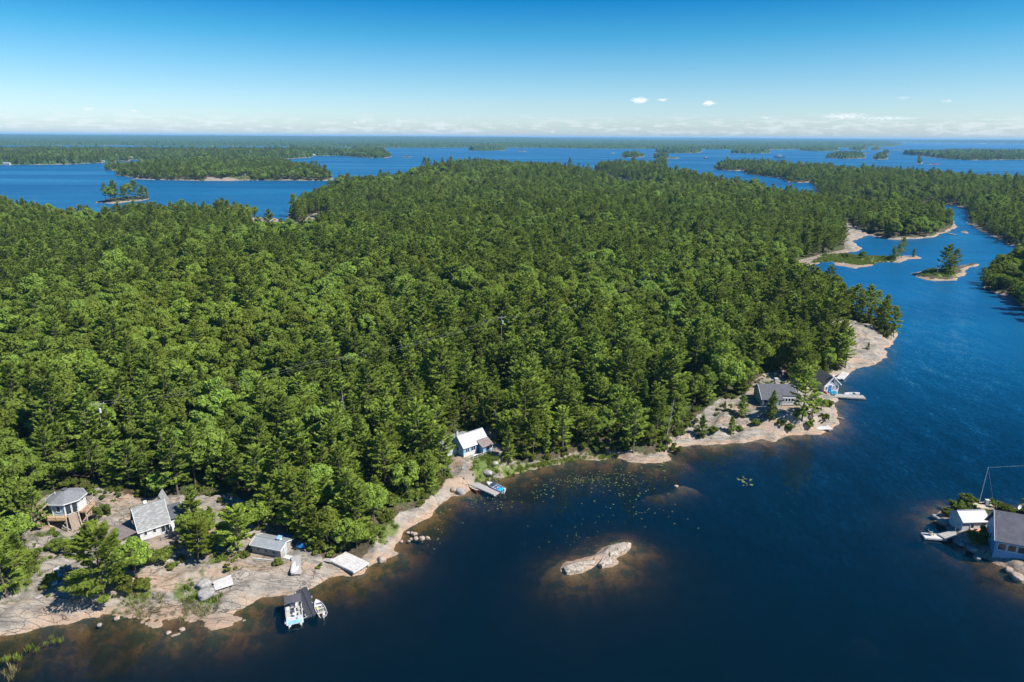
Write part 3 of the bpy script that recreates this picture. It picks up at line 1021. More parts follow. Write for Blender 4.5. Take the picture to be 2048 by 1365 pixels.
grow = np.clip(rng.normal(.80, .20, len(TX)), .42, 1.3) * np.where(rng.random(len(TX)) < .05, 1.3, 1.0) * np.where(TS > 8, 1.35, np.where(TS > 6, 1.12, 1.0))
grow *= np.where(TD < 10, .88, 1.0) * (1 + .22 * fbm(TX * .02, TY * .02 + 9, 2))
var = rng.integers(0, 100, len(TX))
turn = rng.random(len(TX)) * 6.283
# trees that stand apart: (px, py of the foot, kind, height, label)
SINGLE = [
    (208, 1193, 'spreading_pine_tree', 0, 11.5, 'big spreading yellow-green pine on the shore rock below the octagonal cottage'),
    (274, 1156, 'broadleaf_tree', 1, 7.4, 'round leafy tree crowded against the uphill side of the big spreading shore pine'),
    (14, 1195, 'pine_tree', 2, 11.0, 'bushy pine cut by the edge of the photo above the bare shore slab'),
    (-22, 1160, 'pine_tree', 4, 11.5, 'pine just outside the frame whose boughs reach in above the shore slab'),
    (38, 1150, 'pine_tree', 4, 7.5, 'smaller pine just uphill of the bushy pine over the bare shore slab'),
    (8, 1105, 'broadleaf_tree', 4, 7.0, 'low broadleaf tree behind the bushy pine at the photo edge'),
    (396, 1124, 'spreading_pine_tree', 1, 7.2, 'leaning pine with a bare pale trunk on the rock beside the steep grey cottage'),
    (374, 1102, 'pine_tree', 1, 5.2, 'pine hugging the lake side corner of the steep grey cottage'),
    (372, 1078, 'broadleaf_tree', 2, 5.0, 'small broadleaf tree at the lean-to of the steep grey cottage'),
    (478, 1108, 'spreading_pine_tree', 1, 8.4, 'dense dark rounded pine standing alone uphill of the long grey shed'),
    (448, 1100, 'broadleaf_tree', 4, 5.2, 'leafy bush-like tree under the dense rounded pine by the long grey shed'),
    (600, 1078, 'pine_tree', 0, 9.0, 'tall thin topped pine right behind the end of the long grey shed'),
    (628, 1092, 'pine_tree', 4, 7.5, 'pine between the long grey shed and the square pale dock platform'),
    (655, 1094, 'broadleaf_tree', 0, 7.6, 'blue-green round tree above the square pale dock platform'),
    (690, 1100, 'broadleaf_tree', 2, 6.4, 'olive leafy tree hanging over the back corner of the square pale dock platform'),
    (640, 1103, 'young_pine_tree', 1, 4.2, 'small olive conifer in front of the blue-green tree by the dock platform'),
    (714, 1098, 'broadleaf_tree', 4, 5.6, 'bright green tree nearest the rock shore beside the square pale dock platform'),
    (720, 1070, 'pine_tree', 0, 9.5, 'pine at the forest edge above the grassy shore past the dock platform'),
    (748, 1045, 'broadleaf_tree', 1, 8.0, 'dark broadleaf tree above the grassy bank past the dock platform'),
    (1016, 926, 'young_pine_tree', 0, 8.6, 'dense cone shaped pine standing alone beside the white-roofed cottage'),
    (884, 948, 'pine_tree', 2, 10.5, 'pine leaning its boughs over the steps of the white-roofed cottage'),
    (852, 972, 'broadleaf_tree', 1, 8.0, 'round dark green oak on the bank below the white-roofed cottage'),
    (812, 985, 'broadleaf_tree', 4, 7.0, 'grey-green oak farther along the bank below the white-roofed cottage'),
    (1092, 905, 'cedar_tree', 0, 8.0, 'narrow columnar cedar on the grassy bank past the white-roofed cottage'),
    (1125, 902, 'pine_tree', 5, 10.5, 'open pine above the grassy bank past the columnar cedar'),
    (1266, 905, 'pine_tree', 3, 12.5, 'tall pine with a bare lower trunk behind the low shore boulder'),
    (1300, 893, 'broadleaf_tree', 3, 6.0, 'bright small tree behind the low shore boulder'),
    (1404, 874, 'young_pine_tree', 1, 5.6, 'short bushy pine on the near end of the bare rock slope'),
    (1462, 868, 'young_pine_tree', 1, 4.6, 'thin little pine in the middle of the bare rock slope'),
    (1484, 834, 'pine_tree', 4, 5.6, 'small pine on the hump above the bare rock slope'),
    (1449, 824, 'young_pine_tree', 2, 3.0, 'tiny pine in the gully at the head of the bare rock slope'),
    (1541, 838, 'young_pine_tree', 0, 7.4, 'cone shaped pine standing right before the dark-roofed house'),
    (1604, 842, 'pine_tree', 3, 14.0, 'tallest pine on the rock point, beside the dark-roofed house'),
    (1598, 850, 'broadleaf_tree', 2, 4.2, 'low leafy tree at the foot of the tallest pine on the rock point'),
    (1624, 838, 'pine_tree', 1, 8.2, 'slender pine with a bare trunk between the tallest pine and the boathouse'),
    (1642, 820, 'broadleaf_tree', 4, 3.6, 'rounded bush-like tree on the rock below the boathouse'),
    (1592, 800, 'pine_tree', 5, 11.0, 'pine behind the gable end of the dark-roofed house'),
    (1612, 775, 'pine_tree', 0, 12.0, 'pine between the dark-roofed house and the boathouse roof'),
    (1690, 736, 'pine_tree', 3, 13.0, 'tall pine at the foot of the bare rock dome past the boathouse'),
    (1676, 738, 'pine_tree', 0, 11.5, 'pine beside the tall one at the foot of the bare rock dome'),
    (1655, 742, 'broadleaf_tree', 3, 8.0, 'dark tree behind the upper dock by the boathouse'),
    (1786, 672, 'pine_tree', 0, 11.0, 'last pine at the tip of the rock dome point'),
    (1762, 668, 'pine_tree', 3, 13.0, 'tall ragged pine next to the tip of the rock dome point'),
    (1736, 700, 'young_pine_tree', 1, 2.6, 'tiny pine in a crack on the bare rock dome'),
    (1888, 549, 'pine_tree', 2, 15.0, 'tallest pine on the small grassy islet in the channel'),
    (1897, 548, 'pine_tree', 4, 10.0, 'middle pine on the small grassy islet in the channel'),
    (1907, 546, 'pine_tree', 3, 13.0, 'slim pine at the rocky end of the small channel islet'),
    (1787, 521, 'pine_tree', 4, 8.5, 'pine on the tip of the grassy spit in the channel'),
    (1796, 519, 'pine_tree', 1, 9.5, 'second pine on the tip of the grassy spit, beside a dead top'),
    (1802, 517, 'pine_tree', 3, 13.0, 'tall bare-trunked pine on the tip of the grassy spit'),
    (1827, 514, 'young_pine_tree', 1, 5.0, 'small lone pine on the rock beyond the tip of the grassy spit'),
    (1690, 516, 'leafy_shrub', 0, 3.2, 'round green bush on the landward part of the grassy spit'),
    (1724, 517, 'leafy_shrub', 2, 4.6, 'dark green bush in the middle of the grassy spit'),
    (212, 402, 'pine_tree', 3, 18.2, 'pine on the nearer end of the small wooded islet in the wide water'),
    (222, 404, 'broadleaf_tree', 1, 16.9, 'big round tree on the small wooded islet in the wide water'),
    (231, 403, 'pine_tree', 0, 22.1, 'tallest pine on the small wooded islet in the wide water'),
    (248, 401, 'pine_tree', 4, 15.6, 'pine in the middle of the small wooded islet, past the gap'),
    (258, 400, 'broadleaf_tree', 0, 16.9, 'dark tree in the middle of the small wooded islet'),
    (273, 400, 'pine_tree', 2, 19.5, 'broad pine on the farther half of the small wooded islet'),
    (285, 399, 'pine_tree', 4, 15.6, 'last but one pine at the thin end of the small wooded islet'),
    (294, 398, 'young_pine_tree', 1, 13.0, 'end pine at the thin tip of the small wooded islet'),
    (1935, 1008, 'leafy_shrub', 1, 2.2, 'round green bush by the aerial pole on the cottage islet'),
    (1912, 1016, 'leafy_shrub', 0, 2.0, 'tall bush behind the white shed on the cottage islet'),
    (1893, 1030, 'leafy_shrub', 1, 1.4, 'low bush on the rocky tip of the cottage islet'),
    (1975, 1076, 'leafy_shrub', 0, 2.3, 'dark bush against the big blue cottage on its islet'),
    (1952, 1085, 'leafy_shrub', 1, 1.6, 'scrubby bush on the rocky bank below the orange kayak'),
    (556, 1130, 'leafy_shrub', 1, 1.1, 'bright low shrub on the rock in front of the long grey shed'),
    (490, 1115, 'leafy_shrub', 1, 1.1, 'low shrub at the uphill corner of the long grey shed'),
    (412, 1078, 'broadleaf_tree', 2, 5.5, 'round tree on the rock just right of the steep grey cottage lean-to'),
    (388, 1048, 'pine_tree', 4, 7.0, 'pine behind the dark lean-to roof of the steep grey cottage'),
    (424, 1052, 'young_pine_tree', 1, 4.0, 'small pointed pine alone on the pale rock right of the steep grey cottage'),
    (518, 1058, 'broadleaf_tree', 4, 6.0, 'leafy tree behind the uphill end of the long grey shed'),
    (548, 1056, 'pine_tree', 2, 8.0, 'pine behind the middle of the long grey shed'),
    (575, 1068, 'broadleaf_tree', 2, 5.5, 'leafy tree behind the vent box end of the long grey shed'),
    (48, 1098, 'broadleaf_tree', 0, 6.5, 'broadleaf tree on the slope left of the octagonal cottage'),
    (70, 1060, 'pine_tree', 2, 7.5, 'pine closest to the deck posts of the octagonal cottage'),
    (58, 1128, 'leafy_shrub', 0, 2.4, 'big shrub on the slope below the broadleaf tree left of the octagonal cottage'),
    (112, 1098, 'leafy_shrub', 1, 1.8, 'left one of the shrubs in the rock cleft below the octagonal cottage'),
    (137, 1104, 'leafy_shrub', 2, 2.2, 'middle one of the shrubs in the rock cleft below the octagonal cottage'),
    (165, 1100, 'leafy_shrub', 0, 2.0, 'right one of the shrubs in the rock cleft below the octagonal cottage'),
    (300, 1130, 'leafy_shrub', 2, 2.6, 'tall shrub on the downhill side of the steep grey cottage deck'),
    (325, 1122, 'leafy_shrub', 0, 2.2, 'rounded shrub between the steep grey cottage and the leaning pine'),
    (258, 1182, 'leafy_shrub', 0, 2.4, 'bright green shrub at the lake side foot of the big spreading pine'),
    (285, 1178, 'leafy_shrub', 1, 1.6, 'lower bright shrub right of the big spreading pine on the shore'),
    (1512, 850, 'leafy_shrub', 1, 1.5, 'left one of the low bushes under the front of the dark-roofed house'),
    (1562, 852, 'leafy_shrub', 0, 1.7, 'low bush right of the cone shaped pine before the dark-roofed house'),
    (1580, 847, 'leafy_shrub', 1, 1.6, 'bush on the cracked rock below the tallest pine of the rock point'),
    (1618, 856, 'leafy_shrub', 2, 2.0, 'bush between the slender pine and the slab of dock on the rock point'),
    (1650, 838, 'leafy_shrub', 0, 1.8, 'bush on the outer side of the rock point above the slab of dock'),
    (1657, 812, 'leafy_shrub', 1, 1.6, 'bush on the rock shelf just below the boathouse kayaks'),
    (1352, 904, 'leafy_shrub', 0, 2.2, 'large bush at the near foot of the bare rock slope'),
    (1428, 864, 'leafy_shrub', 1, 1.4, 'small bush right of the short bushy pine on the bare rock slope'),
    (1478, 862, 'leafy_shrub', 1, 1.3, 'small bush right of the thin little pine on the bare rock slope'),
    (104, 1165, 'leafy_shrub', 1, 1.5, 'shrub beside the narrow blue and white ramp'),
    (206, 1030, 'leafy_shrub', 0, 2.2, 'shrub on the pale rock between the octagonal and the steep grey cottage'),
]
SPX = np.array([s_[0] for s_ in SINGLE], float)
SPY = np.array([s_[1] for s_ in SINGLE], float)
SPOS = np.array([on_ground(a, b) for a, b in zip(SPX, SPY)])
kk = np.ones(len(TX), bool)
for (x, y, z), s_ in zip(SPOS, SINGLE):
    kk &= np.hypot(TX - x, TY - y) > 2.3
TX, TY, TZ, TD, names, grow, var, turn = (a[kk] for a in (TX, TY, TZ, TD, names, grow, var, turn))

# dead trees and poles need room too
SNAGS = [(692, 872, 12.0, 0, 'grey dead snag standing in the woods behind the shore'),
         (1331, 884, 11.0, .1, 'tall bare grey snag at the forest edge by the bare rock slope'),
         (1003, 884, 8.5, -.22, 'leaning bare grey trunk behind the white-roofed cottage'),
         (1872, 552, 9.0, .1, 'thin dead tree among the pines of the small channel islet'),
         (73, 419, 12.0, 0, 'pale dead tree on the bare rock of the far back shore'),
         (642, 668, 11.0, 0, 'grey dead top among the crowns well left of the taller utility pole'),
         (285, 872, 10.0, .05, 'small grey dead tree in the woods just right of the nearer utility pole'),
         (762, 842, 9.0, 0, 'thin grey dead tree in the woods right of the dead snag behind the shore'),
         (1645, 640, 9.0, 0, 'bare grey snag in the woods above the rock dome')]

HK = {k: len(v) for k, v in KINDS.items()}
base_h = np.array([KINDS[n][v % HK[n]][3] for n, v in zip(names, var)])
vpx, vpy, vz = to_px(np.stack([TX, TY, TZ + base_h * grow * .6], 1))
inview = (vpx > -25) & (vpx < 2073) & (vpy > -20) & (vpy < 1385)
show = np.where(inview, base_h * grow / vz, 0)
N_SOLO = 300 - sum(1 for s_ in SINGLE if s_[2] != 'leafy_shrub')
order = np.argsort(-show)[:N_SOLO]
solo = np.zeros(len(TX), bool)
solo[order] = True

WORD = {'pine_tree': 'white pine', 'broadleaf_tree': 'leafy broadleaf tree', 'young_pine_tree': 'small pointed pine', 'cedar_tree': 'narrow cedar', 'spreading_pine_tree': 'spreading pine', 'leafy_shrub': 'shrub'}
CAT = {'leafy_shrub': 'bush'}
LAND = [((137, 1016, 4), 'the octagonal cottage'), ((305, 1050, 5), 'the steep grey cottage'), ((540, 1095, 2), 'the long grey shed'), ((700, 1125, 1), 'the square pale dock platform'),
        ((957, 890, 4), 'the white-roofed cottage'), ((1250, 915, 1), 'the low shore boulder'), ((1545, 790, 5), 'the dark-roofed house'), ((1655, 775, 2), 'the boathouse'), ((692, 860, 6), 'the grey dead snag'),
        ((195, 835, 7), 'the nearer utility pole'), ((1330, 880, 3), 'the tall bare snag')]
LPOS = [(at(a, b, z)[:2], ph) for (a, b, z), ph in LAND]
ORD = ['nearest', 'second nearest', 'third nearest', 'fourth nearest', 'fifth nearest', 'sixth nearest', 'seventh nearest', 'eighth nearest', 'ninth nearest']


def put_tree(kind, v, x, y, z, s, rz, label, group, tilt=0.0):
    tm, cm, both, H, W = KINDS[kind][v % HK[kind]]
    o = thing(kind, label, CAT.get(kind, 'tree'), (x, y, z - .12), rz, group)
    o.scale = (s, s, s)
    if tilt:
        o.rotation_euler = (0, tilt, rz)
    link(bpy.data.objects.new('trunk', tm), o)
    link(bpy.data.objects.new('crown', cm), o)
    return o


for (px, py, kind, v, H, label), (x, y, z) in zip(SINGLE, SPOS):
    put_tree(kind, v, x, y, z, H / KINDS[kind][v % HK[kind]][3], random.random() * 6.28, label, None, .12 if 'leaning pine with' in label else 0)

# forest trees near a landmark are told apart by how close they stand to it, the rest by which woods they belong to
labels = {}
ids = np.nonzero(solo)[0]
nearest = {}
for i in ids:
    dd = [math.hypot(TX[i] - p[0], TY[i] - p[1]) for p, ph in LPOS]
    j = int(np.argmin(dd))
    nearest.setdefault((names[i], j), []).append((dd[j], i))
for (kind, j), lst in nearest.items():
    lst.sort()
    for q, (dd, i) in enumerate(lst):
        if q < len(ORD) and dd < 38:
            labels[i] = ('%s in the woods %s to %s' % (WORD[kind], ORD[q], LPOS[j][1]), None)
        else:
            labels[i] = ('%s deep in the dense woods inland of %s' % (WORD[kind], LPOS[j][1]), '%ss in the woods inland of %s' % (WORD[kind], LPOS[j][1]))
for i in ids:
    lb, gp = labels[i]
    put_tree(names[i], int(var[i]), TX[i], TY[i], TZ[i], float(grow[i]), float(turn[i]), lb, gp or '%ss along the shore woods' % WORD[names[i]])

flat_items, first = [], {}
for k_, L_ in KINDS.items():
    first[k_] = len(flat_items)
    flat_items += [b[2] for b in L_]
rest = ~solo & ((vpx > -900) & (vpx < 2950))
pick = np.array([first[n] + v % HK[n] for n, v in zip(names, var)])
FOREST = scatter('forest', 'dense mixed forest of pines and broadleaf trees', np.stack([TX, TY, TZ - .15], 1)[rest], pick[rest], turn[rest], grow[rest], flat_items, 'forest trees')
print('forest trees', rest.sum(), 'single', len(ids) + len(SINGLE))


# ------------------------------------------------------------------ far woods: canopy in one uneven sheet
def m_canopy(nt, b):
    t = NT(nt)
    p = t.pos()
    n = t.noise(t.mapped(p, (1, 1, 0)), .055, 4, .7)
    n2 = t.noise(t.mapped(p, (1, 1, 0)), .0035, 4, .6)
    c = t.mix(t.rng(n, .3, .7), (.016, .036, .012), (.060, .095, .026))
    c = t.mix(t.rng(n2, .42, .62), c, (.030, .060, .020))
    t.l(c, b.inputs['Base Color'])
    b.inputs['Roughness'].default_value = 1.0
    b.inputs['Specular IOR Level'].default_value = 0.0


CX, CY, CF = polar(1750, 30000, 620, -48, 48, 1050)
CD = np.full(CX.shape, -1e4)
for p in BIG + [pp(q) for q in WOODED_ISLETS]:
    np.maximum(CD, sdist(CX, CY, p, 60), out=CD)
cr_ = np.hypot(CX, CY)
setbk = np.clip(cr_ / 420, 4, 16)
ok = CD > setbk * (1 + .8 * fbm(CX * .01, CY * .01, 2))
CZ = np.zeros(CX.shape)
CZ[ok] = np.maximum(ground(CX[ok], CY[ok], CD[ok] * 1.0), 0)
hump = np.where(cr_ < 3300, 5.0, 9.5)
CZ += np.where(ok, hump + rng.normal(0, 3.4, CX.size) + 3.0 * fbm(CX * .03, CY * .03, 3) + 4 * fbm(CX * .004, CY * .004, 2), -2.0)
use = ok[CF].sum(1) >= 1
F_ = CF[use]
ids_, inv = np.unique(F_.ravel(), return_inverse=True)
me = np_mesh('far_forest', np.stack([CX, CY, CZ], 1)[ids_], inv.reshape(-1, 4), [mat('far canopy', m_canopy)])
me.shade_flat()
tag(link(bpy.data.objects.new('far_forest', me)), 'continuous far woods on the islands out to the horizon', kind='stuff')
print('canopy', len(F_))


# ------------------------------------------------------------------ grass, reeds, undergrowth
def tuft(seed, n, h, w, spread):
    g = np.random.default_rng(seed)
    V, F = [], []
    for i in range(n):
        p = np.array([*g.normal(0, spread, 2), -.03])
        az, ln = g.random() * 6.28, g.uniform(.05, .45) * h
        tip = p + np.array([math.cos(az) * ln, math.sin(az) * ln, h * g.uniform(.6, 1.1)])
        s = np.array([-math.sin(az), math.cos(az), 0]) * w
        mid = (p + tip) / 2 + np.array([0, 0, .1 * h])
        b = len(V)
        V += [p - s, p + s, mid + s * .9, mid - s * .9, tip + s * .2, tip - s * .2]
        F += [(b, b + 1, b + 2, b + 3), (b + 3, b + 2, b + 4, b + 5)]
    return np.array(V), np.array(F)


TUFTS = [np_mesh('tuft', *tuft(i, 34, h, .035, .22), [M_BLADE]) for i, h in enumerate((.55, .75, .4))]
DRY = [np_mesh('reed', *tuft(9 + i, 22, h, .022, .3), [M_DRY]) for i, h in enumerate((.9, .7))]


def fill(polys, n_per_m2, soft=1.2):
    X_, Y_ = [], []
    for p in polys:
        lo, hi = p.min(0), p.max(0)
        n = int((hi[0] - lo[0]) * (hi[1] - lo[1]) * n_per_m2)
        x, y = rng.uniform(lo[0], hi[0], n), rng.uniform(lo[1], hi[1], n)
        d = sdist(x, y, p, 3)
        k = d > rng.uniform(-.6, soft, n)
        X_.append(x[k]); Y_.append(y[k])
    return np.concatenate(X_), np.concatenate(Y_)


fx, fy = fill(FIELD[:3] + FIELD[:2] + FIELD[4:], 2.1)
k = fbm(fx * .5, fy * .5, 3) > -.22
fx, fy = fx[k], fy[k]
fd = shore_d(fx, fy)
fz = ground(fx, fy, fd)
wx, wy = fill([pp([(-10, 1338), (20, 1292), (70, 1280), (150, 1270), (160, 1282), (90, 1300), (40, 1340), (0, 1352)])], .55)
fx, fy, fd, fz = np.append(fx, wx), np.append(fy, wy), np.append(fd, wx * 0), np.append(fz, wx * 0 - .1)
k = fz > -.15
fx, fy, fz = fx[k], fy[k], fz[k]
scatter('grass', 'long green grass and sedge in patches along the shore', np.stack([fx, fy, np.maximum(fz, -.05)], 1), rng.integers(0, 3, len(fx)), rng.random(len(fx)) * 6.28,
        rng.uniform(.6, 1.3, len(fx)), TUFTS, 'grass tufts')
rx, ry = fill([pp([(205, 1236), (225, 1208), (300, 1196), (420, 1208), (468, 1226), (420, 1242), (330, 1243), (250, 1240)]), pp([(1040, 946), (1150, 919), (1240, 912), (1240, 919), (1150, 925), (1060, 944)]),
                pp([(0, 1352), (40, 1318), (70, 1312), (40, 1340), (20, 1372)]), pp([(955, 972), (975, 958), (1025, 952), (1020, 962), (985, 968)])], 1.5)
k = fbm(rx * .4 + 30, ry * .4, 3) > -.15
rx, ry = rx[k], ry[k]
scatter('reeds', 'thin pale reeds standing in the shallows', np.stack([rx, ry, np.maximum(ground(rx, ry), -.05)], 1), rng.integers(0, 2, len(rx)), rng.random(len(rx)) * 6.28,
        rng.uniform(.6, 1.15, len(rx)), DRY, 'reed tufts')

# low bushes under the forest edge and scattered on the rock
UNDER = [np_mesh('bush', *broad_shape(90 + i, h, w, 8, .6, .0, .6)[1], [M_SHRUB]) for i, (h, w) in enumerate(((1.2, .95), (.8, .8), (1.5, .9)))]
ux, uy = candidates(70, 330, 1.9)
ud = shore_d(ux, uy)
uc = inside(CLEAR, ux, uy, 3.0, 8)
um = np.maximum(sdist(ux, uy, POLYS[0]), np.maximum(sdist(ux, uy, POLYS[11]), np.maximum(sdist(ux, uy, POLYS[2]), sdist(ux, uy, POLYS[1]))))
edge = (um > 1.5) & (ud > 1.5) & (uc < .5) & (ud < 26) & (rng.random(ux.size) < .8)
inner = (ud > 2.5) & (uc >= .5) & (fbm(ux * .13, uy * .13, 3) + rng.normal(0, .14, ux.size) > .06)
deep = (ud >= 26) & (uc < .5) & (rng.random(ux.size) < .5)
k = edge | inner | deep
for a, b, z, r in _pads:
    k &= np.hypot(ux - a, uy - b) > r + .8
for a, b, r in ((449, 1175, 3.0), (594, 1140, 3.0), (700, 1124, 4.5), (113, 1160, 2.2), (408, 1178, 2.5), (1300, 916, 5), (1258, 917, 3)):
    q = at(a, b, 1.0)
    k &= np.hypot(ux - q[0], uy - q[1]) > r
k &= inside([CLEAR[2]], ux, uy, .5) < .5
ux, uy, inn = ux[k], uy[k], inner[k]
uz = ground(ux, uy)
scatter('undergrowth', 'low leafy undergrowth at the forest edge and in rock hollows', np.stack([ux, uy, uz - .1], 1), rng.integers(0, 3, len(ux)), rng.random(len(ux)) * 6.28,
        np.where(inn, rng.uniform(.35, .8, len(ux)), rng.uniform(.7, 1.5, len(ux))), UNDER, 'undergrowth bushes')

# lily pads
M_PAD = mat('lily pad', lambda nt, b: (lambda t: t.l(t.mix(t.n('NewGeometry').outputs['Random Per Island'], (.055, .08, .02), (.13, .145, .045)), b.inputs['Base Color']))(NT(nt)), rough=.35)
pv, pf = [], []
for (px, py, sx, sy, n, r0) in ((1195, 961, 11, 1.3, 130, .12), (1150, 965, 7, 1.6, 36, .12), (1225, 953, 9, 1.2, 30, .12), (960, 1000, 4, 1.2, 24, .12), (1000, 1005, 4.5, 2.0, 24, .12), (1085, 985, 3, 2, 26, .16), (1190, 1072, 7, 5, 34, .09),
                            (1140, 1085, 8, 3, 16, .09), (1490, 962, 1.6, 1.2, 14, .28), (1230, 985, 7, 2, 30, .15), (1300, 925, 7, 2, 20, .2), (880, 1070, 9, 5, 18, .13), (700, 1045, 0, 0, 0, .1), (1270, 1010, 9, 4, 36, .13), (1240, 945, 8, 1.4, 26, .13),
                            (1700, 600, 5, 2, 14, .4), (1770, 610, 4, 1.5, 8, .4)):
    c = at(px, py, .004)
    for _ in range(n):
        x, y = c[0] + random.gauss(0, sx * .5), c[1] + random.gauss(0, sy)
        r_ = r0 * random.uniform(.6, 1.5)
        a0 = random.random() * 6.28
        b = len(pv)
        pv += [(x + r_ * math.cos(a0 + q * .9), y + r_ * math.sin(a0 + q * .9), .006 + random.random() * .012) for q in range(7)]
        pf.append(tuple(range(b, b + 7)))
me = bpy.data.meshes.new('lily_pads')
me.from_pydata(pv, [], pf)
me.materials.append(M_PAD)
_ld = shore_d(np.array([p[0] for p in pv[::7]]), np.array([p[1] for p in pv[::7]]))
tag(link(bpy.data.objects.new('lily_pads', me)), 'floating yellow-green lily pads in drifts near the shore', kind='stuff')


# ------------------------------------------------------------------ building kit
class G:
    """gathers faces; built into one mesh object"""
    def __init__(s):
        s.V, s.F = [], []

    def add(s, V, F):
        b = len(s.V)
        s.V += [tuple(map(float, v)) for v in V]
        s.F += [tuple(b + i for i in f) for f in F]
        return s

    def box(s, x0, x1, y0, y1, z0, z1):
        return s.add([(x0, y0, z0), (x1, y0, z0), (x1, y1, z0), (x0, y1, z0), (x0, y0, z1), (x1, y0, z1), (x1, y1, z1), (x0, y1, z1)],
                     [(0, 3, 2, 1), (4, 5, 6, 7), (0, 1, 5, 4), (1, 2, 6, 5), (2, 3, 7, 6), (3, 0, 4, 7)])

    def slab(s, pts, th, up=None):
        """flat polygon given thickness th along -normal (or -up)"""
        p = [np.array(q, float) for q in pts]
        n = np.cross(p[1] - p[0], p[2] - p[0])
        n /= np.linalg.norm(n)
        if n[2] < 0 and up is None:
            p = p[::-1]
            n = -n
        k = len(p)
        V = p + [q - n * th for q in p]
        F = [tuple(range(k)), tuple(range(2 * k - 1, k - 1, -1))] + [(i, k + i, k + (i + 1) % k, (i + 1) % k) for i in range(k)]
        return s.add(V, F)

    def beam(s, p0, p1, w, h=None):
        """square bar from p0 to p1"""
        h = h or w
        p0, p1 = np.array(p0, float), np.array(p1, float)
        d = p1 - p0
        d /= np.linalg.norm(d)
        u = np.cross(d, [0, 0, 1.0] if abs(d[2]) < .95 else [0, 1.0, 0])
        u /= np.linalg.norm(u)
        v = np.cross(u, d)
        V = []
        for p in (p0, p1):
            for a, b in ((-1, -1), (1, -1), (1, 1), (-1, 1)):
                V.append(p + u * a * w / 2 + v * b * h / 2)
        return s.add(V, [(0, 1, 2, 3), (7, 6, 5, 4), (0, 4, 5, 1), (1, 5, 6, 2), (2, 6, 7, 3), (3, 7, 4, 0)])

    def tube(s, p0, p1, r0, r1=None, k=8):
        V, F = tubes([(p0, p1, r0, r1 or r0)], k)
        n = len(V)
        return s.add(V, [tuple(f) for f in F] + [tuple(range(k))[::-1], tuple(range(k, 2 * k))])

    def prism(s, poly, z0, z1):
        k = len(poly)
        return s.add([(x, y, z0) for x, y in poly] + [(x, y, z1) for x, y in poly],
                     [tuple(range(k))[::-1], tuple(range(k, 2 * k))] + [(i, (i + 1) % k, k + (i + 1) % k, k + i) for i in range(k)])

    def extrude_x(s, yz, x0, x1):
        k = len(yz)
        return s.add([(x0, y, z) for y, z in yz] + [(x1, y, z) for y, z in yz],
                     [tuple(range(k)), tuple(range(2 * k - 1, k - 1, -1))] + [(i, k + i, k + (i + 1) % k, (i + 1) % k) for i in range(k)])

    def build(s, name, mt, parent=None, label=None, bevel=0.0):
        me_ = bpy.data.meshes.new(name)
        me_.from_pydata(s.V, [], s.F)
        me_.materials.append(mt)
        me_.validate()
        o = link(bpy.data.objects.new(name, me_), parent)
        if bevel:
            md = o.modifiers.new('soft edge', 'BEVEL')
            md.width, md.segments, md.limit_method = bevel, 2, 'ANGLE'
        if label:
            o['label'] = label
        return o


def weather(c1, c2, scale=1.5, streak=(1, 1, 1), rough=.7, bumpy=0.0, spec=.3, lo=.3, hi=.7):
    def f(nt, b):
        t = NT(nt)
        n = t.noise(t.mapped(t.obj(), streak), scale, 5, .65)
        t.l(t.mix(t.rng(n, lo, hi), c1, c2), b.inputs['Base Color'])
        b.inputs['Roughness'].default_value = rough
        b.inputs['Specular IOR Level'].default_value = spec
        if bumpy:
            t.bump(b, n, bumpy, .03)
    return f


def ribbed(c1, c2, axis=0, pitch=.3, rough=.5, metal=0.0):
    """sheet metal or boarding: shallow ribs across one local axis"""
    def f(nt, b):
        t = NT(nt)
        o = t.obj()
        w = t.n('TexWave', wave_type='BANDS', bands_direction='XYZ'[axis], wave_profile='SAW')
        t.l(o, w.inputs['Vector'])
        w.inputs['Scale'].default_value = .314 / pitch
        n = t.noise(o, 1.2, 5, .65)
        c = t.mix(t.rng(n, .3, .7), c1, c2)
        c = t.mix(t.math('MULTIPLY', t.rng(w.outputs[1], .86, .95), .35), c, tuple(x * .45 for x in c1))
        t.l(c, b.inputs['Base Color'])
        b.inputs['Roughness'].default_value = rough
        b.inputs['Metallic'].default_value = metal
        t.bump(b, w.outputs[1], .5, .03)
    return f


M_ROOF_GREY = mat('grey shingle roof', weather((.125, .128, .137), (.185, .19, .198), 3, (1, 1, 3), .85, .3))
M_ROOF_OLD = mat('weathered shingle roof', weather((.17, .173, .17), (.32, .32, .31), 1.6, (1, 3.5, 3.5), .9, .5, .2, .42, .68))
M_ROOF_BROWN = mat('old brown roll roofing', weather((.13, .105, .10), (.22, .185, .175), 1.4, (1, 2, 2), .9, .3))
M_ROOF_WHITE = mat('white metal roof', ribbed((.29, .295, .305), (.36, .36, .365), 0, .4, .45))
M_ROOF_METAL = mat('grey metal roof', ribbed((.25, .265, .285), (.32, .335, .35), 0, .35, .42, .2))
M_ROOF_DARK = mat('dark shingle roof', weather((.06, .062, .072), (.105, .108, .122), 2.5, (1, 1, 3), .85, .3))
M_ROOF_PURPLE = mat('dark metal roof', ribbed((.065, .064, .08), (.10, .097, .115), 0, .4, .5))
M_WALL_WHITE = mat('white painted boards', ribbed((.52, .52, .52), (.60, .60, .59), 2, .18, .6))
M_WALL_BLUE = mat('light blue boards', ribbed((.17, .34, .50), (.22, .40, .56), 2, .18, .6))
M_WALL_GREY = mat('grey weathered boards', ribbed((.25, .22, .19), (.36, .33, .30), 0, .22, .85))
M_WALL_GREEN = mat('dull green boards', ribbed((.20, .27, .24), (.27, .34, .30), 2, .18, .75))
M_WALL_PALE = mat('pale grey boards', ribbed((.36, .385, .38), (.45, .465, .45), 2, .18, .7))
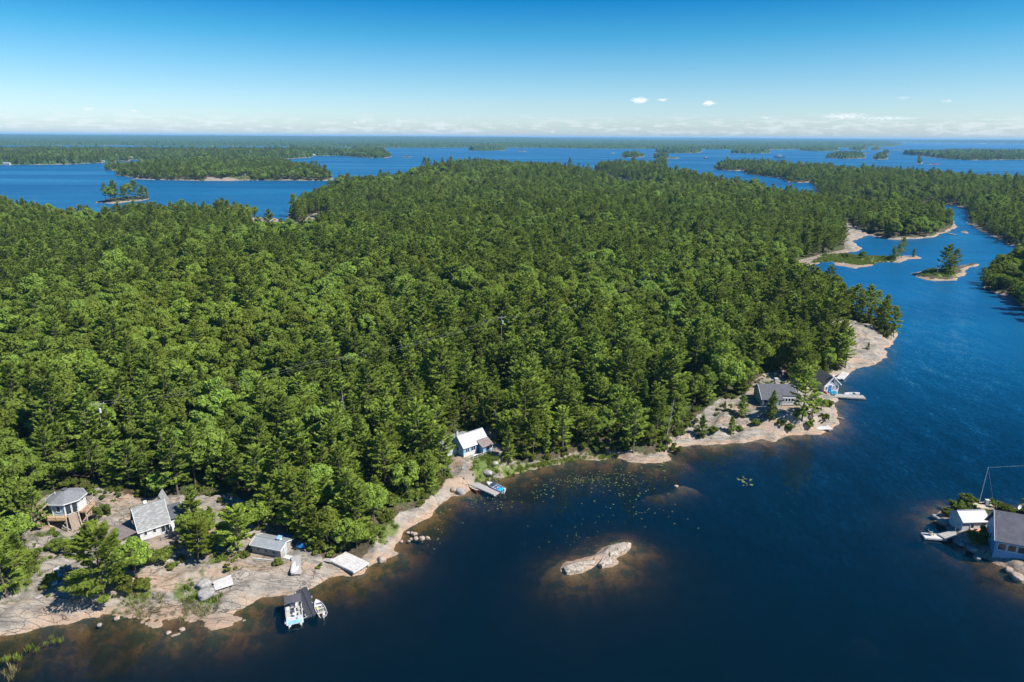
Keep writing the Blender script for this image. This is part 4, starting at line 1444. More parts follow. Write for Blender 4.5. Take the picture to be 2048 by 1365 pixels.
M_TRIM = mat('white trim', weather((.56, .56, .56), (.63, .63, .62), 3, rough=.5))
M_GLASS = mat('window glass', None, (.025, .035, .045), .06, 0, .6)
M_WOOD_NEW = mat('orange cedar boards', weather((.33, .22, .13), (.44, .30, .18), 2, (1, 1, 6), .7, .2))
M_WOOD_TAN = mat('tan deck boards', weather((.36, .29, .22), (.48, .39, .31), 2.5, (1, 4, 1), .8, .2))
M_WOOD_GREY = mat('silvered dock boards', weather((.21, .20, .19), (.35, .335, .32), 2, (5, 1, 1), .85, .3))
M_WOOD_PALE = mat('bleached platform boards', weather((.34, .325, .31), (.52, .50, .48), 1.1, (1, 2.5, 1), .85, .3))
M_WOOD_DARK = mat('wet dark timber', weather((.05, .042, .038), (.10, .085, .075), 2, (4, 1, 1), .8))
M_BLACK = mat('black plastic floats', weather((.028, .030, .038), (.05, .053, .062), 3, rough=.55))
M_CANVAS = mat('grey canvas', weather((.055, .055, .065), (.085, .085, .098), 4, rough=.9))
M_GEL = mat('white gelcoat', weather((.44, .44, .445), (.52, .52, .52), 2, rough=.25, spec=.5))
M_CREAM = mat('cream vinyl', weather((.33, .31, .25), (.42, .40, .33), 4, rough=.55))
M_BLUEGEL = mat('blue gelcoat', weather((.015, .10, .28), (.02, .14, .34), 2, rough=.25, spec=.5))
M_TEAL = mat('turquoise plastic', weather((.01, .28, .46), (.02, .36, .55), 3, rough=.4))
M_RED = mat('red paint', weather((.42, .035, .03), (.52, .07, .06), 3, rough=.45))
M_ORANGE = mat('orange plastic', weather((.60, .22, .10), (.70, .30, .16), 3, rough=.45))
M_ALU = mat('aluminium', weather((.55, .56, .57), (.68, .69, .70), 3, rough=.35))
M_DARKFAB = mat('dark upholstery', weather((.03, .03, .05), (.06, .055, .09), 4, rough=.8))
M_POLE = mat('grey pole timber', weather((.18, .165, .15), (.30, .28, .26), 2, (4, 4, .6), .9))
M_STEEL = mat('galvanised steel', weather((.40, .41, .42), (.52, .53, .54), 5, rough=.4))
M_WIRE = mat('power cable', None, (.30, .31, .32), .5)
M_PINKROCK = mat('pink boulder', weather((.24, .175, .14), (.36, .285, .24), 1.5, rough=.9, bumpy=.6))
M_GREYROCK = mat('grey boulder', weather((.17, .16, .15), (.33, .315, .30), 1.3, rough=.9, bumpy=.6))


def window(root, c, u, n, w, h, mullion=False, trim=None, label=None):
    """window centred at c, running along u, facing n: a frame with its pane"""
    c, u, n = np.array(c, float), np.array(u, float), np.array(n, float)
    u /= np.linalg.norm(u)
    n /= np.linalg.norm(n)
    z = np.array([0, 0, 1.0])
    f, q = G(), .045
    o = c + n * .035
    for a0, a1 in (((-w / 2 - q, -h / 2 - q), (w / 2 + q, -h / 2 - q)), ((-w / 2 - q, h / 2 + q), (w / 2 + q, h / 2 + q)), ((-w / 2 - q, -h / 2), (-w / 2 - q, h / 2)), ((w / 2 + q, -h / 2), (w / 2 + q, h / 2))):
        f.beam(o + u * a0[0] + z * a0[1], o + u * a1[0] + z * a1[1], .09)
    if mullion:
        f.beam(o - z * h / 2, o + z * h / 2, .05)
    fr = f.build('window', trim or M_TRIM, root, label)
    g = G()
    p = c + n * .012
    g.slab([p - u * w / 2 - z * h / 2, p + u * w / 2 - z * h / 2, p + u * w / 2 + z * h / 2, p - u * w / 2 + z * h / 2], .02, up=n)
    g.build('pane', M_GLASS, fr)
    return fr


def door(root, c, u, n, w, h, mt, glass=False):
    c, u, n = np.array(c, float), np.array(u, float), np.array(n, float)
    z = np.array([0, 0, 1.0])
    g = G()
    p = c + n * .045
    g.slab([p - u * w / 2, p + u * w / 2, p + u * w / 2 + z * h, p - u * w / 2 + z * h], .055, up=n)
    d = g.build('door', mt, root)
    k = p + u * w * .4 + z * h * .48
    G().beam(k, k + n * .06, .07).build('handle', M_STEEL, d)
    return d


def railing(root, pts, h=.95, mt=None, every=1.3):
    g = G()
    for a, b in zip(pts[:-1], pts[1:]):
        a, b = np.array(a, float), np.array(b, float)
        n = max(1, int(round(np.linalg.norm(b - a) / every)))
        for i in range(n + 1):
            p = a + (b - a) * i / n
            g.beam(p, p + [0, 0, h], .09)
        g.beam(a + [0, 0, h], b + [0, 0, h], .10, .05)
        g.beam(a + [0, 0, h * .5], b + [0, 0, h * .5], .05)
    return g.build('railing', mt, root)


def stairs(root, p_top, p_bot, w, mt, n=None, side=None):
    """flight between two points: two stringers and one part per tread"""
    a, b = np.array(p_top, float), np.array(p_bot, float)
    d = b - a
    hd = np.array([d[0], d[1], 0])
    hd /= np.linalg.norm(hd)
    u = np.array([-hd[1], hd[0], 0])
    for s_ in (-1, 1):
        G().beam(a + u * s_ * w / 2 - [0, 0, .1], b + u * s_ * w / 2 - [0, 0, .1], .06, .24).build('stringer', mt, root)
    n = n or max(3, int(abs(d[2]) / .19))
    g = G()
    g.box(-.15, .15, -w / 2 + .04, w / 2 - .04, -.025, .025)
    me0 = None
    ang = math.atan2(hd[1], hd[0])
    for i in range(n):
        p = a + d * (i + .5) / n
        if me0 is None:
            o = g.build('tread', mt, root)
            me0 = o.data
        else:
            o = link(bpy.data.objects.new('tread', me0), root)
        o.location, o.rotation_euler = p + [0, 0, .06], (0, 0, ang)


def decking(root, poly, z, th, mt, name='deck', along=0, w=.16):
    """a deck of separate boards, joined as one part because single boards are under a pixel"""
    g = G()
    P = np.array(poly, float)
    lo, hi = P.min(0), P.max(0)
    other = 1 - along
    t = lo[other]
    while t < hi[other] - .01:
        t1 = min(t + w - .012, hi[other])
        tm = (t + t1) / 2
        xs = []
        for i in range(len(P)):
            a, b = P[i - 1], P[i]
            if (a[other] > tm) != (b[other] > tm):
                xs.append(a[along] + (tm - a[other]) / (b[other] - a[other]) * (b[along] - a[along]))
        xs.sort()
        for x0, x1 in zip(xs[::2], xs[1::2]):
            zz = z + random.uniform(-.006, .006)
            if along == 0:
                g.box(x0, x1, t, t1, zz - .04, zz)
            else:
                g.box(t, t1, x0, x1, zz - .04, zz)
        t += w
    o = g.build(name, mt, root)
    f = G()
    k = len(P)
    for i in range(k):
        a, b = P[i - 1], P[i]
        f.beam((*a, z - .045 - th / 2), (*b, z - .045 - th / 2), .08, th)
    f.build('fascia', mt, root)
    return o


def anchor(pa, pb, z):
    """two photo points on a level line at height z -> origin, yaw, length"""
    A, B = at(*pa, z), at(*pb, z)
    d = B - A
    return A, math.atan2(d[1], d[0]), math.hypot(d[0], d[1])


def gable_shell(root, L, D, z0, ze, rise, wall, roof, over=.3, th=.12, ridge_y=None, wall_gap=0.0, ends=.25):
    """box with a gable roof; ridge along local x; front at y=0, back at y=D"""
    ry = D / 2 if ridge_y is None else ridge_y
    g = G()
    g.extrude_x([(0, z0), (D, z0), (D, ze), (ry, ze + rise), (0, ze)], 0, L)
    g.build('wall', wall, root)
    k1, k2 = rise / ry, rise / (D - ry)
    e = .06
    r1 = G().slab([(-ends, -over, ze - over * k1 + e + th), (L + ends, -over, ze - over * k1 + e + th), (L + ends, ry, ze + rise + e + th), (-ends, ry, ze + rise + e + th)], th).build('roof', roof, root)
    r2 = G().slab([(-ends, ry + .004, ze + rise + e + th), (L + ends, ry + .004, ze + rise + e + th), (L + ends, D + over, ze - over * k2 + e + th), (-ends, D + over, ze - over * k2 + e + th)], th).build('roof', roof, root)
    G().beam((-ends - .01, ry, ze + rise + e + th + .02), (L + ends + .01, ry, ze + rise + e + th + .02), .22, .06).build('ridge_cap', roof, r1)
    f = G()
    for x in (-ends - .03, L + ends + .03):
        f.beam((x, -over, ze - over * k1 + e + th * .5), (x, ry, ze + rise + e + th * .5), .05, .16)
        f.beam((x, ry, ze + rise + e + th * .5), (x, D + over, ze - over * k2 + e + th * .5), .05, .16)
    f.beam((-ends, -over - .03, ze - over * k1 + e + .05), (L + ends, -over - .03, ze - over * k1 + e + .05), .05, .14)
    f.build('fascia', M_TRIM, root)
    return r1, r2


# ------------------------------------------------------------------ octagonal cottage
ZF = 4.4
c0 = at(137, 1016.5, ZF)
oct_ = thing('octagonal_cottage', 'eight sided blue and white cottage with a grey shingle roof on stilts', 'cottage', (c0[0], c0[1], 0), 0)
RO = 2.8
ph0 = R(-67)          # first corner, towards the lake
cor = [np.array([RO * math.cos(ph0 + k * math.pi / 4), RO * math.sin(ph0 + k * math.pi / 4)]) for k in range(8)]
for k in range(8):
    a, b = cor[k], cor[(k + 1) % 8]
    n = (a + b) / np.linalg.norm(a + b)
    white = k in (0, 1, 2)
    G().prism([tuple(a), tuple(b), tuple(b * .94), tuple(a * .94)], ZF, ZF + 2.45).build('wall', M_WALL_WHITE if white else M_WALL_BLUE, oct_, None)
    u = (b - a) / np.linalg.norm(b - a)
    mid = (a + b) / 2
    u3, n3 = np.array([*u, 0]), np.array([*n, 0])
    if k == 0:
        for s_ in (-.52, .52):
            window(oct_, (*(mid + u * s_), ZF + 1.05), u3, n3, .8, 1.95)
    elif k == 7:
        window(oct_, (*mid, ZF + 1.25), u3, n3, .62, 1.1)
    elif k == 1:
        window(oct_, (*(mid + u * .3), ZF + 1.75), u3, n3, .45, .5)
    elif k in (3, 4, 5, 6):
        window(oct_, (*mid, ZF + 1.4), u3, n3, .9, .9)
    G().beam((*(a * 1.01), ZF), (*(a * 1.01), ZF + 2.4), .12).build('corner_board', M_TRIM, oct_)
RR_ = RO + .5
eav = [np.array([RR_ * math.cos(ph0 + k * math.pi / 4), RR_ * math.sin(ph0 + k * math.pi / 4), ZF + 2.38]) for k in range(8)]
apex = np.array([0, 0, ZF + 3.85])
for k in range(8):
    G().slab([eav[k], eav[(k + 1) % 8], apex], .1).build('roof', M_ROOF_GREY, oct_)
fz = G()
for k in range(8):
    fz.beam(eav[k] + [0, 0, -.05], eav[(k + 1) % 8] + [0, 0, -.05], .05, .16)
fz.build('fascia', M_TRIM, oct_)
G().tube((0, 0, ZF + 3.78), (0, 0, ZF + 3.98), .42, .42, 12).build('roof_vent', M_ROOF_DARK, oct_)
G().tube((-1.5, -.6, ZF + 3.2), (-1.5, -.6, ZF + 3.62), .09, .09, 8).build('vent_pipe', M_STEEL, oct_)
# deck wrapping the lake side
RD = RO + 1.35
dk = [tuple(np.array([math.cos(a), math.sin(a)]) * RD) for a in (ph0 - R(80), ph0 - R(42), ph0 + R(3))]
inn_ = [tuple(np.array([math.cos(a), math.sin(a)]) * (RO - .2)) for a in (ph0 + R(3), ph0 - R(42), ph0 - R(80))]
dk2 = [tuple(np.array([math.cos(a), math.sin(a)]) * RD) for a in (ph0 + R(50), ph0 + R(100))]
inn2 = [tuple(np.array([math.cos(a), math.sin(a)]) * (RO - .2)) for a in (ph0 + R(100), ph0 + R(45))]
decking(oct_, dk + inn_, ZF - .02, .28, M_WOOD_NEW, 'deck', 0)
decking(oct_, dk2 + inn2, ZF - .02, .28, M_WOOD_NEW, 'deck', 0)
st_top = at(148, 1024, ZF)
st_bot = on_ground(155, 1060)
gap_c = math.atan2(st_top[1] - c0[1], st_top[0] - c0[0])
arc = lambda a0, a1, n: [(RD * .985 * math.cos(a), RD * .985 * math.sin(a), ZF) for a in np.linspace(a0, a1, n)]
railing(oct_, [(x, y, ZF) for x, y in dk[:3]], .95, M_WOOD_TAN)
railing(oct_, [(x, y, ZF) for x, y in dk2], .95, M_WOOD_TAN)
for x, y in dk + dk2 + inn_[:1] + inn2[-1:]:
    gz = float(ground(c0[0] + x, c0[1] + y)[0])
    if gz < ZF - .35:
        G().beam((x * .97, y * .97, gz - .3), (x * .97, y * .97, ZF - .06), .16).build('deck_post', M_WOOD_TAN, oct_)
for k in range(8):
    x, y = cor[k] * .9
    gz = float(ground(c0[0] + x, c0[1] + y)[0])
    G().beam((x, y, gz - .4), (x, y, ZF), .25).build('stilt', M_WOOD_DARK, oct_)
pt = np.array([math.cos(R(-44.5)) * 2.95, math.sin(R(-44.5)) * 2.95, ZF])
pb = st_bot - [c0[0], c0[1], 0]
stairs(oct_, pt, pb, 1.5, M_WOOD_TAN, 14)
uu = pb - pt
railing(oct_, [pt + [.7, .4, 0], pb + [.7, .4, .05]], .9, M_WOOD_TAN, 1.0)
# beams lying about its foot
for a, b in (((92, 1050), (100, 1042)), ((123, 1052), (145, 1063)), ((166, 1041), (188, 1043))):
    p, q = on_ground(*a), on_ground(*b)
    o = G().beam((0, 0, .08), tuple(q - p + [0, 0, .08]), .14).build('timber', M_WOOD_GREY)
    o.location = p
    tag(o, {92: 'short grey timber lying left of the deck posts of the octagonal cottage', 123: 'long grey timber slanting below the deck of the octagonal cottage', 166: 'grey timber lying to the right of the cottage stairs'}[a[0]], 'timber')

# ------------------------------------------------------------------ steep grey cottage
EZ = 5.9
A0, yaw, Lc = anchor((278.5, 1062), (337.5, 1043), EZ - .15)
nrm = np.array([math.sin(yaw), -math.cos(yaw)])
org = np.array([A0[0], A0[1]]) - nrm * .3
stp = thing('steep_roofed_cottage', 'cottage under a steep patchy grey roof with brown lean-to roofs at both ends', 'cottage', (org[0], org[1], 0), yaw)
Z0, ZE = 3.7, 5.75
gable_shell(stp, Lc, 4.4, Z0 - .8, ZE, 3.1, M_WALL_GREEN, M_ROOF_OLD, .35, .1, None, 0, .28)
G().box(.05, Lc - .05, -.03, 0, Z0 - .2, ZE - .25).build('front_wall', M_WALL_WHITE, stp)
for i, x in enumerate((.9, 2.3)):
    window(stp, (x, -.03, Z0 + 1.15), (1, 0, 0), (0, -1, 0), .45, .9)
window(stp, (4.0, -.03, Z0 + 1.0), (1, 0, 0), (0, -1, 0), 1.3, 1.5, True)
door(stp, (5.4, -.03, Z0 - .15), np.array([1., 0, 0]), np.array([0, -1., 0]), .85, 1.95, M_TRIM)
window(stp, (-.001, 2.2, Z0 + 2.9), (0, 1, 0), (-1, 0, 0), .8, .9)
# lean-to roofs
w1 = G().box(-3.3, -.01, .6, 4.6, Z0 - 1.2, Z0 + 1.0).build('lean_to_wall', M_WALL_GREY, stp)
G().slab([(-3.7, .2, Z0 + 1.05), (-.28, -.1, Z0 + 1.95), (-.28, 4.9, Z0 + 1.95), (-3.7, 4.9, Z0 + 1.05)], .1).build('lean_to_roof', M_ROOF_BROWN, stp, 'brown patched lean-to roof')
G().box(Lc + .01, Lc + 2.9, 1.0, 4.6, Z0 - 1.0, Z0 + 1.6).build('lean_to_wall', M_WALL_PALE, stp)
G().slab([(Lc + .3, .5, Z0 + 1.9), (Lc + 3.3, .5, Z0 + 1.75), (Lc + 3.3, 5.0, Z0 + 2.35), (Lc + .3, 5.0, Z0 + 2.5)], .1).build('lean_to_roof', M_ROOF_DARK, stp, 'dark lean-to roof with a white edge')
G().beam((Lc + 3.33, .5, Z0 + 1.72), (Lc + 3.33, 5.0, Z0 + 2.32), .06, .16).build('fascia', M_TRIM, stp)
decking(stp, [(.3, -2.4), (Lc - .4, -2.4), (Lc - .4, -.05), (.3, -.05)], Z0 - .2, .3, M_WOOD_PALE, 'deck', 0)
railing(stp, [(2.8, -2.35, Z0 - .2), (Lc - .45, -2.35, Z0 - .2), (Lc - .45, -.2, Z0 - .2)], .9, M_WOOD_GREY, 1.1)
for x in (.4, 2.4, 4.4, Lc - .5):
    P_ = org + np.array([math.cos(yaw), math.sin(yaw)]) * x + nrm * 2.3
    G().beam((x, -2.3, float(ground(*P_)[0]) - .3), (x, -2.3, Z0 - .25), .15).build('deck_post', M_WOOD_GREY, stp)
for i in range(3):          # timber steps and ledges stacked under the deck
    G().box(2.5 + .2 * i, Lc + .6, -3.0 - .42 * i, -2.62 - .42 * i, Z0 - .75 - .33 * i, Z0 - .62 - .33 * i).build('step', M_WOOD_GREY, stp)
G().tube((-.15, 2.2, Z0 + 4.6), (-.2, 2.2, Z0 + 7.4), .025, .02, 6).build('aerial', M_STEEL, stp)

# small A-frame behind
p = at(321, 1013, 4.6)
afr = thing('a_frame_hut', 'tiny green A-frame hut with a steep grey roof behind the steep grey cottage', 'hut', (p[0], p[1], 0), R(12))
g = G().add([(-.9, 0, 4.3), (.9, 0, 4.3), (0, 0, 6.75), (-.9, 2.2, 4.3), (.9, 2.2, 4.3), (0, 2.2, 6.75)], [(0, 1, 2), (5, 4, 3), (0, 3, 4, 1), (1, 4, 5, 2), (2, 5, 3, 0)])
g.build('wall', M_WALL_GREEN, afr)
for s_ in (-1, 1):
    G().slab([(s_ * 1.05, -.2, 4.25), (s_ * 1.05, 2.4, 4.25), (0, 2.4, 6.95), (0, -.2, 6.95)], .08).build('roof', M_ROOF_OLD, afr)
window(afr, (.03, 0, 5.2), (1, 0, 0), (0, -1, 0), .4, .8)
p = on_ground(334, 1006)
o = G().prism([(.38 * math.cos(a), .38 * math.sin(a)) for a in np.linspace(0, 5.6, 9)], 0, .9).build('barrel', M_RED)
o.location = p
tag(o, 'small red drum beside the tiny A-frame hut', 'barrel')
# white garden chair behind the cottage
p = on_ground(291, 1012)
ch = thing('garden_chair', 'white plastic garden chair on the rock behind the steep grey cottage', 'chair', p, R(30))
G().box(-.27, .27, -.27, .27, .40, .45).build('seat', M_TRIM, ch)
G().slab([(-.27, .25, .45), (.27, .25, .45), (.27, .36, .95), (-.27, .36, .95)], .04, up=1).build('backrest', M_TRIM, ch)
for a, b in ((-.24, -.24), (.24, -.24), (.24, .24), (-.24, .24)):
    G().beam((a, b, 0), (a, b, .4), .05).build('leg', M_TRIM, ch)

# ------------------------------------------------------------------ long grey shed
A0, yaw, Ls = anchor((500.5, 1091.5), (559, 1103), 3.05)
nrm = np.array([math.sin(yaw), -math.cos(yaw)])
org = np.array([A0[0], A0[1]]) - nrm * .25
shd = thing('boat_shed', 'long low unpainted grey shed with a pale metal roof and three small windows', 'shed', (org[0], org[1], 0), yaw)
gable_shell(shd, Ls, 3.3, 1.0, 3.1, .6, M_WALL_GREY, M_ROOF_METAL, .25, .06, None, 0, .2)
for x in (Ls * .24, Ls * .5, Ls * .77):
    window(shd, (x, -.01, 2.5), (1, 0, 0), (0, -1, 0), .42, .45, False, M_WALL_GREY)
door(shd, (Ls + .01, 1.3, 1.3), np.array([0, 1., 0]), np.array([1., 0, 0]), .8, 1.7, M_WALL_PALE)
vt = G().box(Ls * .72, Ls * .72 + .55, 1.5, 2.05, 3.5, 4.15).build('chimney', M_ALU, shd)
G().slab([(Ls * .72 - .12, 1.4, 4.15), (Ls * .72 + .67, 1.4, 4.15), (Ls * .72 + .67, 2.15, 4.4), (Ls * .72 - .12, 2.15, 4.4)], .06).build('chimney_cap', M_WALL_BLUE, vt)
G().slab([(-1.2, .2, 1.25), (-.02, .2, 2.4), (-.02, 1.5, 2.4), (-1.2, 1.5, 1.25)], .06).build('leaning_panel', M_WALL_PALE, shd)
p0, p1 = on_ground(505, 1118), on_ground(556, 1123)
o = G().beam((0, 0, .1), tuple(p1 - p0 + [0, 0, .1]), .16).build('timber', M_WOOD_PALE)
o.location = p0
tag(o, 'long pale timber lying along the foot of the grey shed', 'timber')
# sheets of boat cover and boards behind the shed
for k_, (a, b, wd, mt, lb) in enumerate((((567, 1076), (586, 1082), .9, M_BLUEGEL, 'blue tarpaulin covered sheet lying behind the grey shed'),
                                          ((596, 1095), (608, 1103), 1.5, M_BLUEGEL, 'blue and white overturned dinghy hull on the rock past the grey shed'))):
    p, q = on_ground(*a), on_ground(*b)
    d = q - p
    L_ = np.linalg.norm(d[:2])
    if k_ == 0:
        o = G().slab([(0, -wd / 2, .55), (L_, -wd / 2, .45), (L_, wd / 2, .7), (0, wd / 2, .8)], .08).build('tarpaulin', mt)
        o.location, o.rotation_euler = p, (0, 0, math.atan2(d[1], d[0]))
        tag(o, lb, 'tarpaulin')
p, q = on_ground(565, 1117), on_ground(577, 1124)
o = G().slab([(0, 0, .12), (1.5, -.5, .10), (1.8, .5, .12), (.3, .9, .16)], .05).build('board', M_WOOD_PALE)
o.location = p
tag(o, 'pale board lying on the rock at the shed corner', 'board')


# ------------------------------------------------------------------ boats
def hull(L_, B_, H_, full=.5, n=11, transom=.85, k=7, thick=.05):
    """open boat along +y (bow), keel at z=0; outer and inner skins"""
    rows = []
    for i in range(n):
        t = i / (n - 1)
        w = B_ / 2 * (transom + (1 - transom) * min(1, t / .35)) if t < .35 else B_ / 2 * max(0.0, 1 - ((t - .35) / .65) ** (1.6 + full)) ** .8
        w = max(w, .012)
        y = -L_ / 2 + L_ * t
        keel = .0 + .55 * H_ * max(0, (t - .7) / .3) ** 2
        top = H_ * (1 + .25 * t * t)
        rows.append([(w * math.sin(a) ** .7 * (1 if a >= 0 else 1), y, 0) for a in (0,)] and [(sgn * w * (abs(s_) ** .55), y, keel + (top - keel) * (abs(s_) ** 2.0)) for s_, sgn in [(-1 + 2 * j / (2 * k), (-1 if j < k else 1)) for j in range(2 * k + 1)]])
    V = [p for r_ in rows for p in r_]
    m_ = 2 * k + 1
    F = [(i * m_ + j, (i + 1) * m_ + j, (i + 1) * m_ + j + 1, i * m_ + j + 1) for i in range(n - 1) for j in range(m_ - 1)]
    Vi = [(x * (1 - thick * 2 / max(B_, .1) * 1.2), y * (1 - .02), z + thick if abs(j % m_ - k) < k else z) for j, (x, y, z) in enumerate(V)]
    b = len(V)
    V2 = V + Vi
    F2 = F + [tuple(b + q for q in f[::-1]) for f in F]
    for i in range(n - 1):
        for j in (0, m_ - 1):
            q = (i * m_ + j, (i + 1) * m_ + j, b + (i + 1) * m_ + j, b + i * m_ + j)
            F2.append(q if j else q[::-1])
    F2 += [(j + 1, j, b + j, b + j + 1) for j in range(m_ - 1)]
    return V2, F2, rows


def outboard(root, y, z, mt):
    g = G().box(-.17, .17, y - .5, y - .1, z + .25, z + .75)
    o = g.build('outboard_motor', mt, root, None, .06)
    G().box(-.06, .06, y - .36, y - .18, z - .6, z + .25).build('motor_leg', M_STEEL, o)


def boat_axis(pa, pb, z=0.0):
    """bow from pa to pb"""
    A, B = at(*pa, z), at(*pb, z)
    d = B - A
    return (A + B) / 2, math.atan2(-d[0], d[1]), math.hypot(d[0], d[1])


# pontoon boat
c, yw, Lp = boat_axis((586, 1207), (590.5, 1249), .4)
Lp = 5.5
pon = thing('pontoon_boat', 'white pontoon boat with a dark canopy moored beside the black floating dock', 'boat', (c[0], c[1], 0), yw)
for x in (-.78, .78):
    g = G().tube((x, -Lp / 2, .08), (x, Lp / 2 - .75, .08), .33, .33, 12)
    g.tube((x, Lp / 2 - .75, .08), (x, Lp / 2 - .2, .2), .33, .08, 12)
    g.build('pontoon', M_ALU, pon)
G().box(-1.22, 1.22, -Lp / 2 + .15, Lp / 2 - .25, .42, .52).build('deck', M_GEL, pon)
G().box(-1.0, 1.0, Lp / 2 - 1.05, Lp / 2 - .28, .521, .56).build('bow_mat', M_WALL_BLUE, pon)
fe = G()
for x in (-1.19, 1.19):
    fe.box(x - .02, x + .02, -Lp / 2 + .6, Lp / 2 - 1.15, .52, 1.12)
fe.box(-1.19, -.4, Lp / 2 - 1.17, Lp / 2 - 1.13, .52, 1.12).box(.4, 1.19, Lp / 2 - 1.17, Lp / 2 - 1.13, .52, 1.12)
fe.box(-1.19, 1.19, -Lp / 2 + .58, -Lp / 2 + .62, .52, 1.0)
fe.build('fence_panel', M_GEL, pon)
rl = G()
for x in (-1.19, 1.19):
    rl.tube((x, -Lp / 2 + .6, 1.15), (x, Lp / 2 - 1.15, 1.15), .03, .03, 6)
rl.build('rail', M_ALU, pon)
for x, y, w_, d_ in ((-.85, .95, .6, 1.3), (.85, .95, .6, 1.3), (-.85, -.5, .6, .8)):
    s_ = G().box(x - w_ / 2, x + w_ / 2, y - d_ / 2, y + d_ / 2, .52, .92).build('seat', M_CREAM, pon, None, .05)
    sx = -1 if x < 0 else 1
    G().box(x + sx * .2, x + sx * .3, y - d_ / 2, y + d_ / 2, .92, 1.22).build('seat_back', M_CREAM, s_, None, .04)
for x, y in ((.15, .15), (.2, -.75)):
    s_ = G().box(x - .26, x + .26, y - .26, y + .26, .82, .96).build('captain_chair', M_DARKFAB if y > 0 else M_CREAM, pon, None, .05)
    G().box(x - .25, x + .25, y - .30, y - .22, .96, 1.4).build('seat_back', M_DARKFAB if y > 0 else M_CREAM, s_, None, .04)
    G().tube((x, y, .52), (x, y, .82), .06, .06, 8).build('pedestal', M_ALU, s_)
G().box(.55, 1.1, -.75, -.1, .52, 1.32).build('helm_console', M_GEL, pon, None, .06)
G().tube((-.05, .85, .52), (-.05, .85, .95), .05, .05, 8).tube((-.05, .85, .95), (-.05, .85, .99), .33, .33, 14).build('table', M_GEL, pon)
bm_ = G()
for i in range(6):
    x0, x1 = -1.2 + .4 * i, -1.2 + .4 * (i + 1)
    za, zb = 2.02 + .14 * math.cos(x0 * 1.25), 2.02 + .14 * math.cos(x1 * 1.25)
    bm_.slab([(x0, -2.3, za), (x1, -2.3, zb), (x1, -.35, zb), (x0, -.35, za)], .03)
bm_.build('canopy', M_CANVAS, pon)
fr_ = G()
for x in (-1.18, 1.18):
    for y in (-2.25, -1.3, -.4):
        fr_.tube((x, -1.3, 1.12), (x, y, 2.04), .022, .022, 6)
fr_.build('canopy_frame', M_ALU, pon)
outboard(pon, -Lp / 2 + .2, .45, M_BLACK)
la = G()
for y in (Lp / 2 - .3, ):
    la.tube((-.9, y, .45), (-.9, y + .45, .1), .025).tube((.9, y, .45), (.9, y + .45, .1), .025)
la.build('bow_bracket', M_ALU, pon)
# fender hanging at its outer side
q = at(570, 1241, .25)
fd_ = G().tube((0, 0, 0), (.35, -.85, .05), .11, .11, 8).build('fender', M_GEL)
fd_.location = q
tag(fd_, 'white fender floating beside the pontoon boat', 'fender')

# black modular dock
A, B = at(600.5, 1174.5, .35), at(624.5, 1229.5, .35)
d = B - A
Ld, yw = math.hypot(d[0], d[1]), math.atan2(-d[0], d[1])
mid = (A + B) / 2
bdk = thing('floating_dock', 'black plastic modular dock floating between the pontoon boat and the rowing boat', 'dock', (mid[0], mid[1], 0), yw)
nr_, nc_ = 12, 2
wd = 1.9
bl = None
for i in range(nr_):
    for j in range(nc_):
        sx, sy = wd / nc_, Ld / nr_
        if bl is None:
            o = G().box(-sx / 2 + .02, sx / 2 - .02, -sy / 2 + .02, sy / 2 - .02, -.2, .2).build('float_block', M_BLACK, bdk, None, .05)
            bl = o
        else:
            o = bl.copy()
            COL.objects.link(o)
            o.parent = bdk
        o.location = (-wd / 2 + sx * (j + .5), -Ld / 2 + sy * (i + .5), .12 + random.uniform(-.012, .012))
for s_ in (-1, 1):
    for y in (-Ld * .35, -Ld * .05, Ld * .25, Ld * .45):
        G().tube((s_ * (wd / 2 + .03), y, .2), (s_ * (wd / 2 + .03), y, .52), .05, .05, 8).build('cleat', M_TRIM, bdk)


def rope(pa, pb, label, sag=.15):
    g = G()
    a, b = np.array(pa, float), np.array(pb, float)
    pts = [a + (b - a) * t - np.array([0, 0, sag * 4 * t * (1 - t)]) for t in np.linspace(0, 1, 6)]
    for p, q in zip(pts[:-1], pts[1:]):
        g.tube(p - a, q - a, .03, .03, 5)
    o = g.build('mooring_rope', M_TRIM)
    o.location = a
    return tag(o, label, 'rope')


rope(at(604.5, 1236.5, .5), at(614, 1232.5, .35), 'white mooring rope from the pontoon boat to the black dock')
rope(at(623.5, 1204.5, .4), at(630.5, 1205, .5), 'white mooring rope from the black dock to the rowing boat')

# rowing boat
c, yw, Lr = boat_axis((646.5, 1230), (632, 1200.5), .4)
row = thing('rowing_boat', 'small white open rowing boat with a red fuel can tied to the black dock', 'boat', (c[0], c[1], -.12), yw)
V_, F_2, rows = hull(Lr, 1.55, .58)
G().add(V_, F_2).build('hull', M_GEL, row)
G().slab([(-.55, Lr * .26, .62), (.55, Lr * .26, .62), (.02, Lr * .485, .72), (-.02, Lr * .485, .72)], .03).build('foredeck', M_GEL, row)
for y in (-Lr * .30, -Lr * .05, Lr * .16):
    G().box(-.66, .66, y - .14, y + .14, .36, .40).build('thwart', M_CREAM if y < 0 else M_ALU, row)
G().box(-.2, .22, -Lr * .42, -Lr * .34, .12, .44).build('fuel_can', M_RED, row, None, .03)
G().box(-.45, -.1, Lr * .02, Lr * .12, .12, .3).build('life_jacket', mat('yellow fabric', None, (.55, .50, .10)), row, None, .04)
outboard(row, -Lr / 2 + .12, .35, M_GEL)

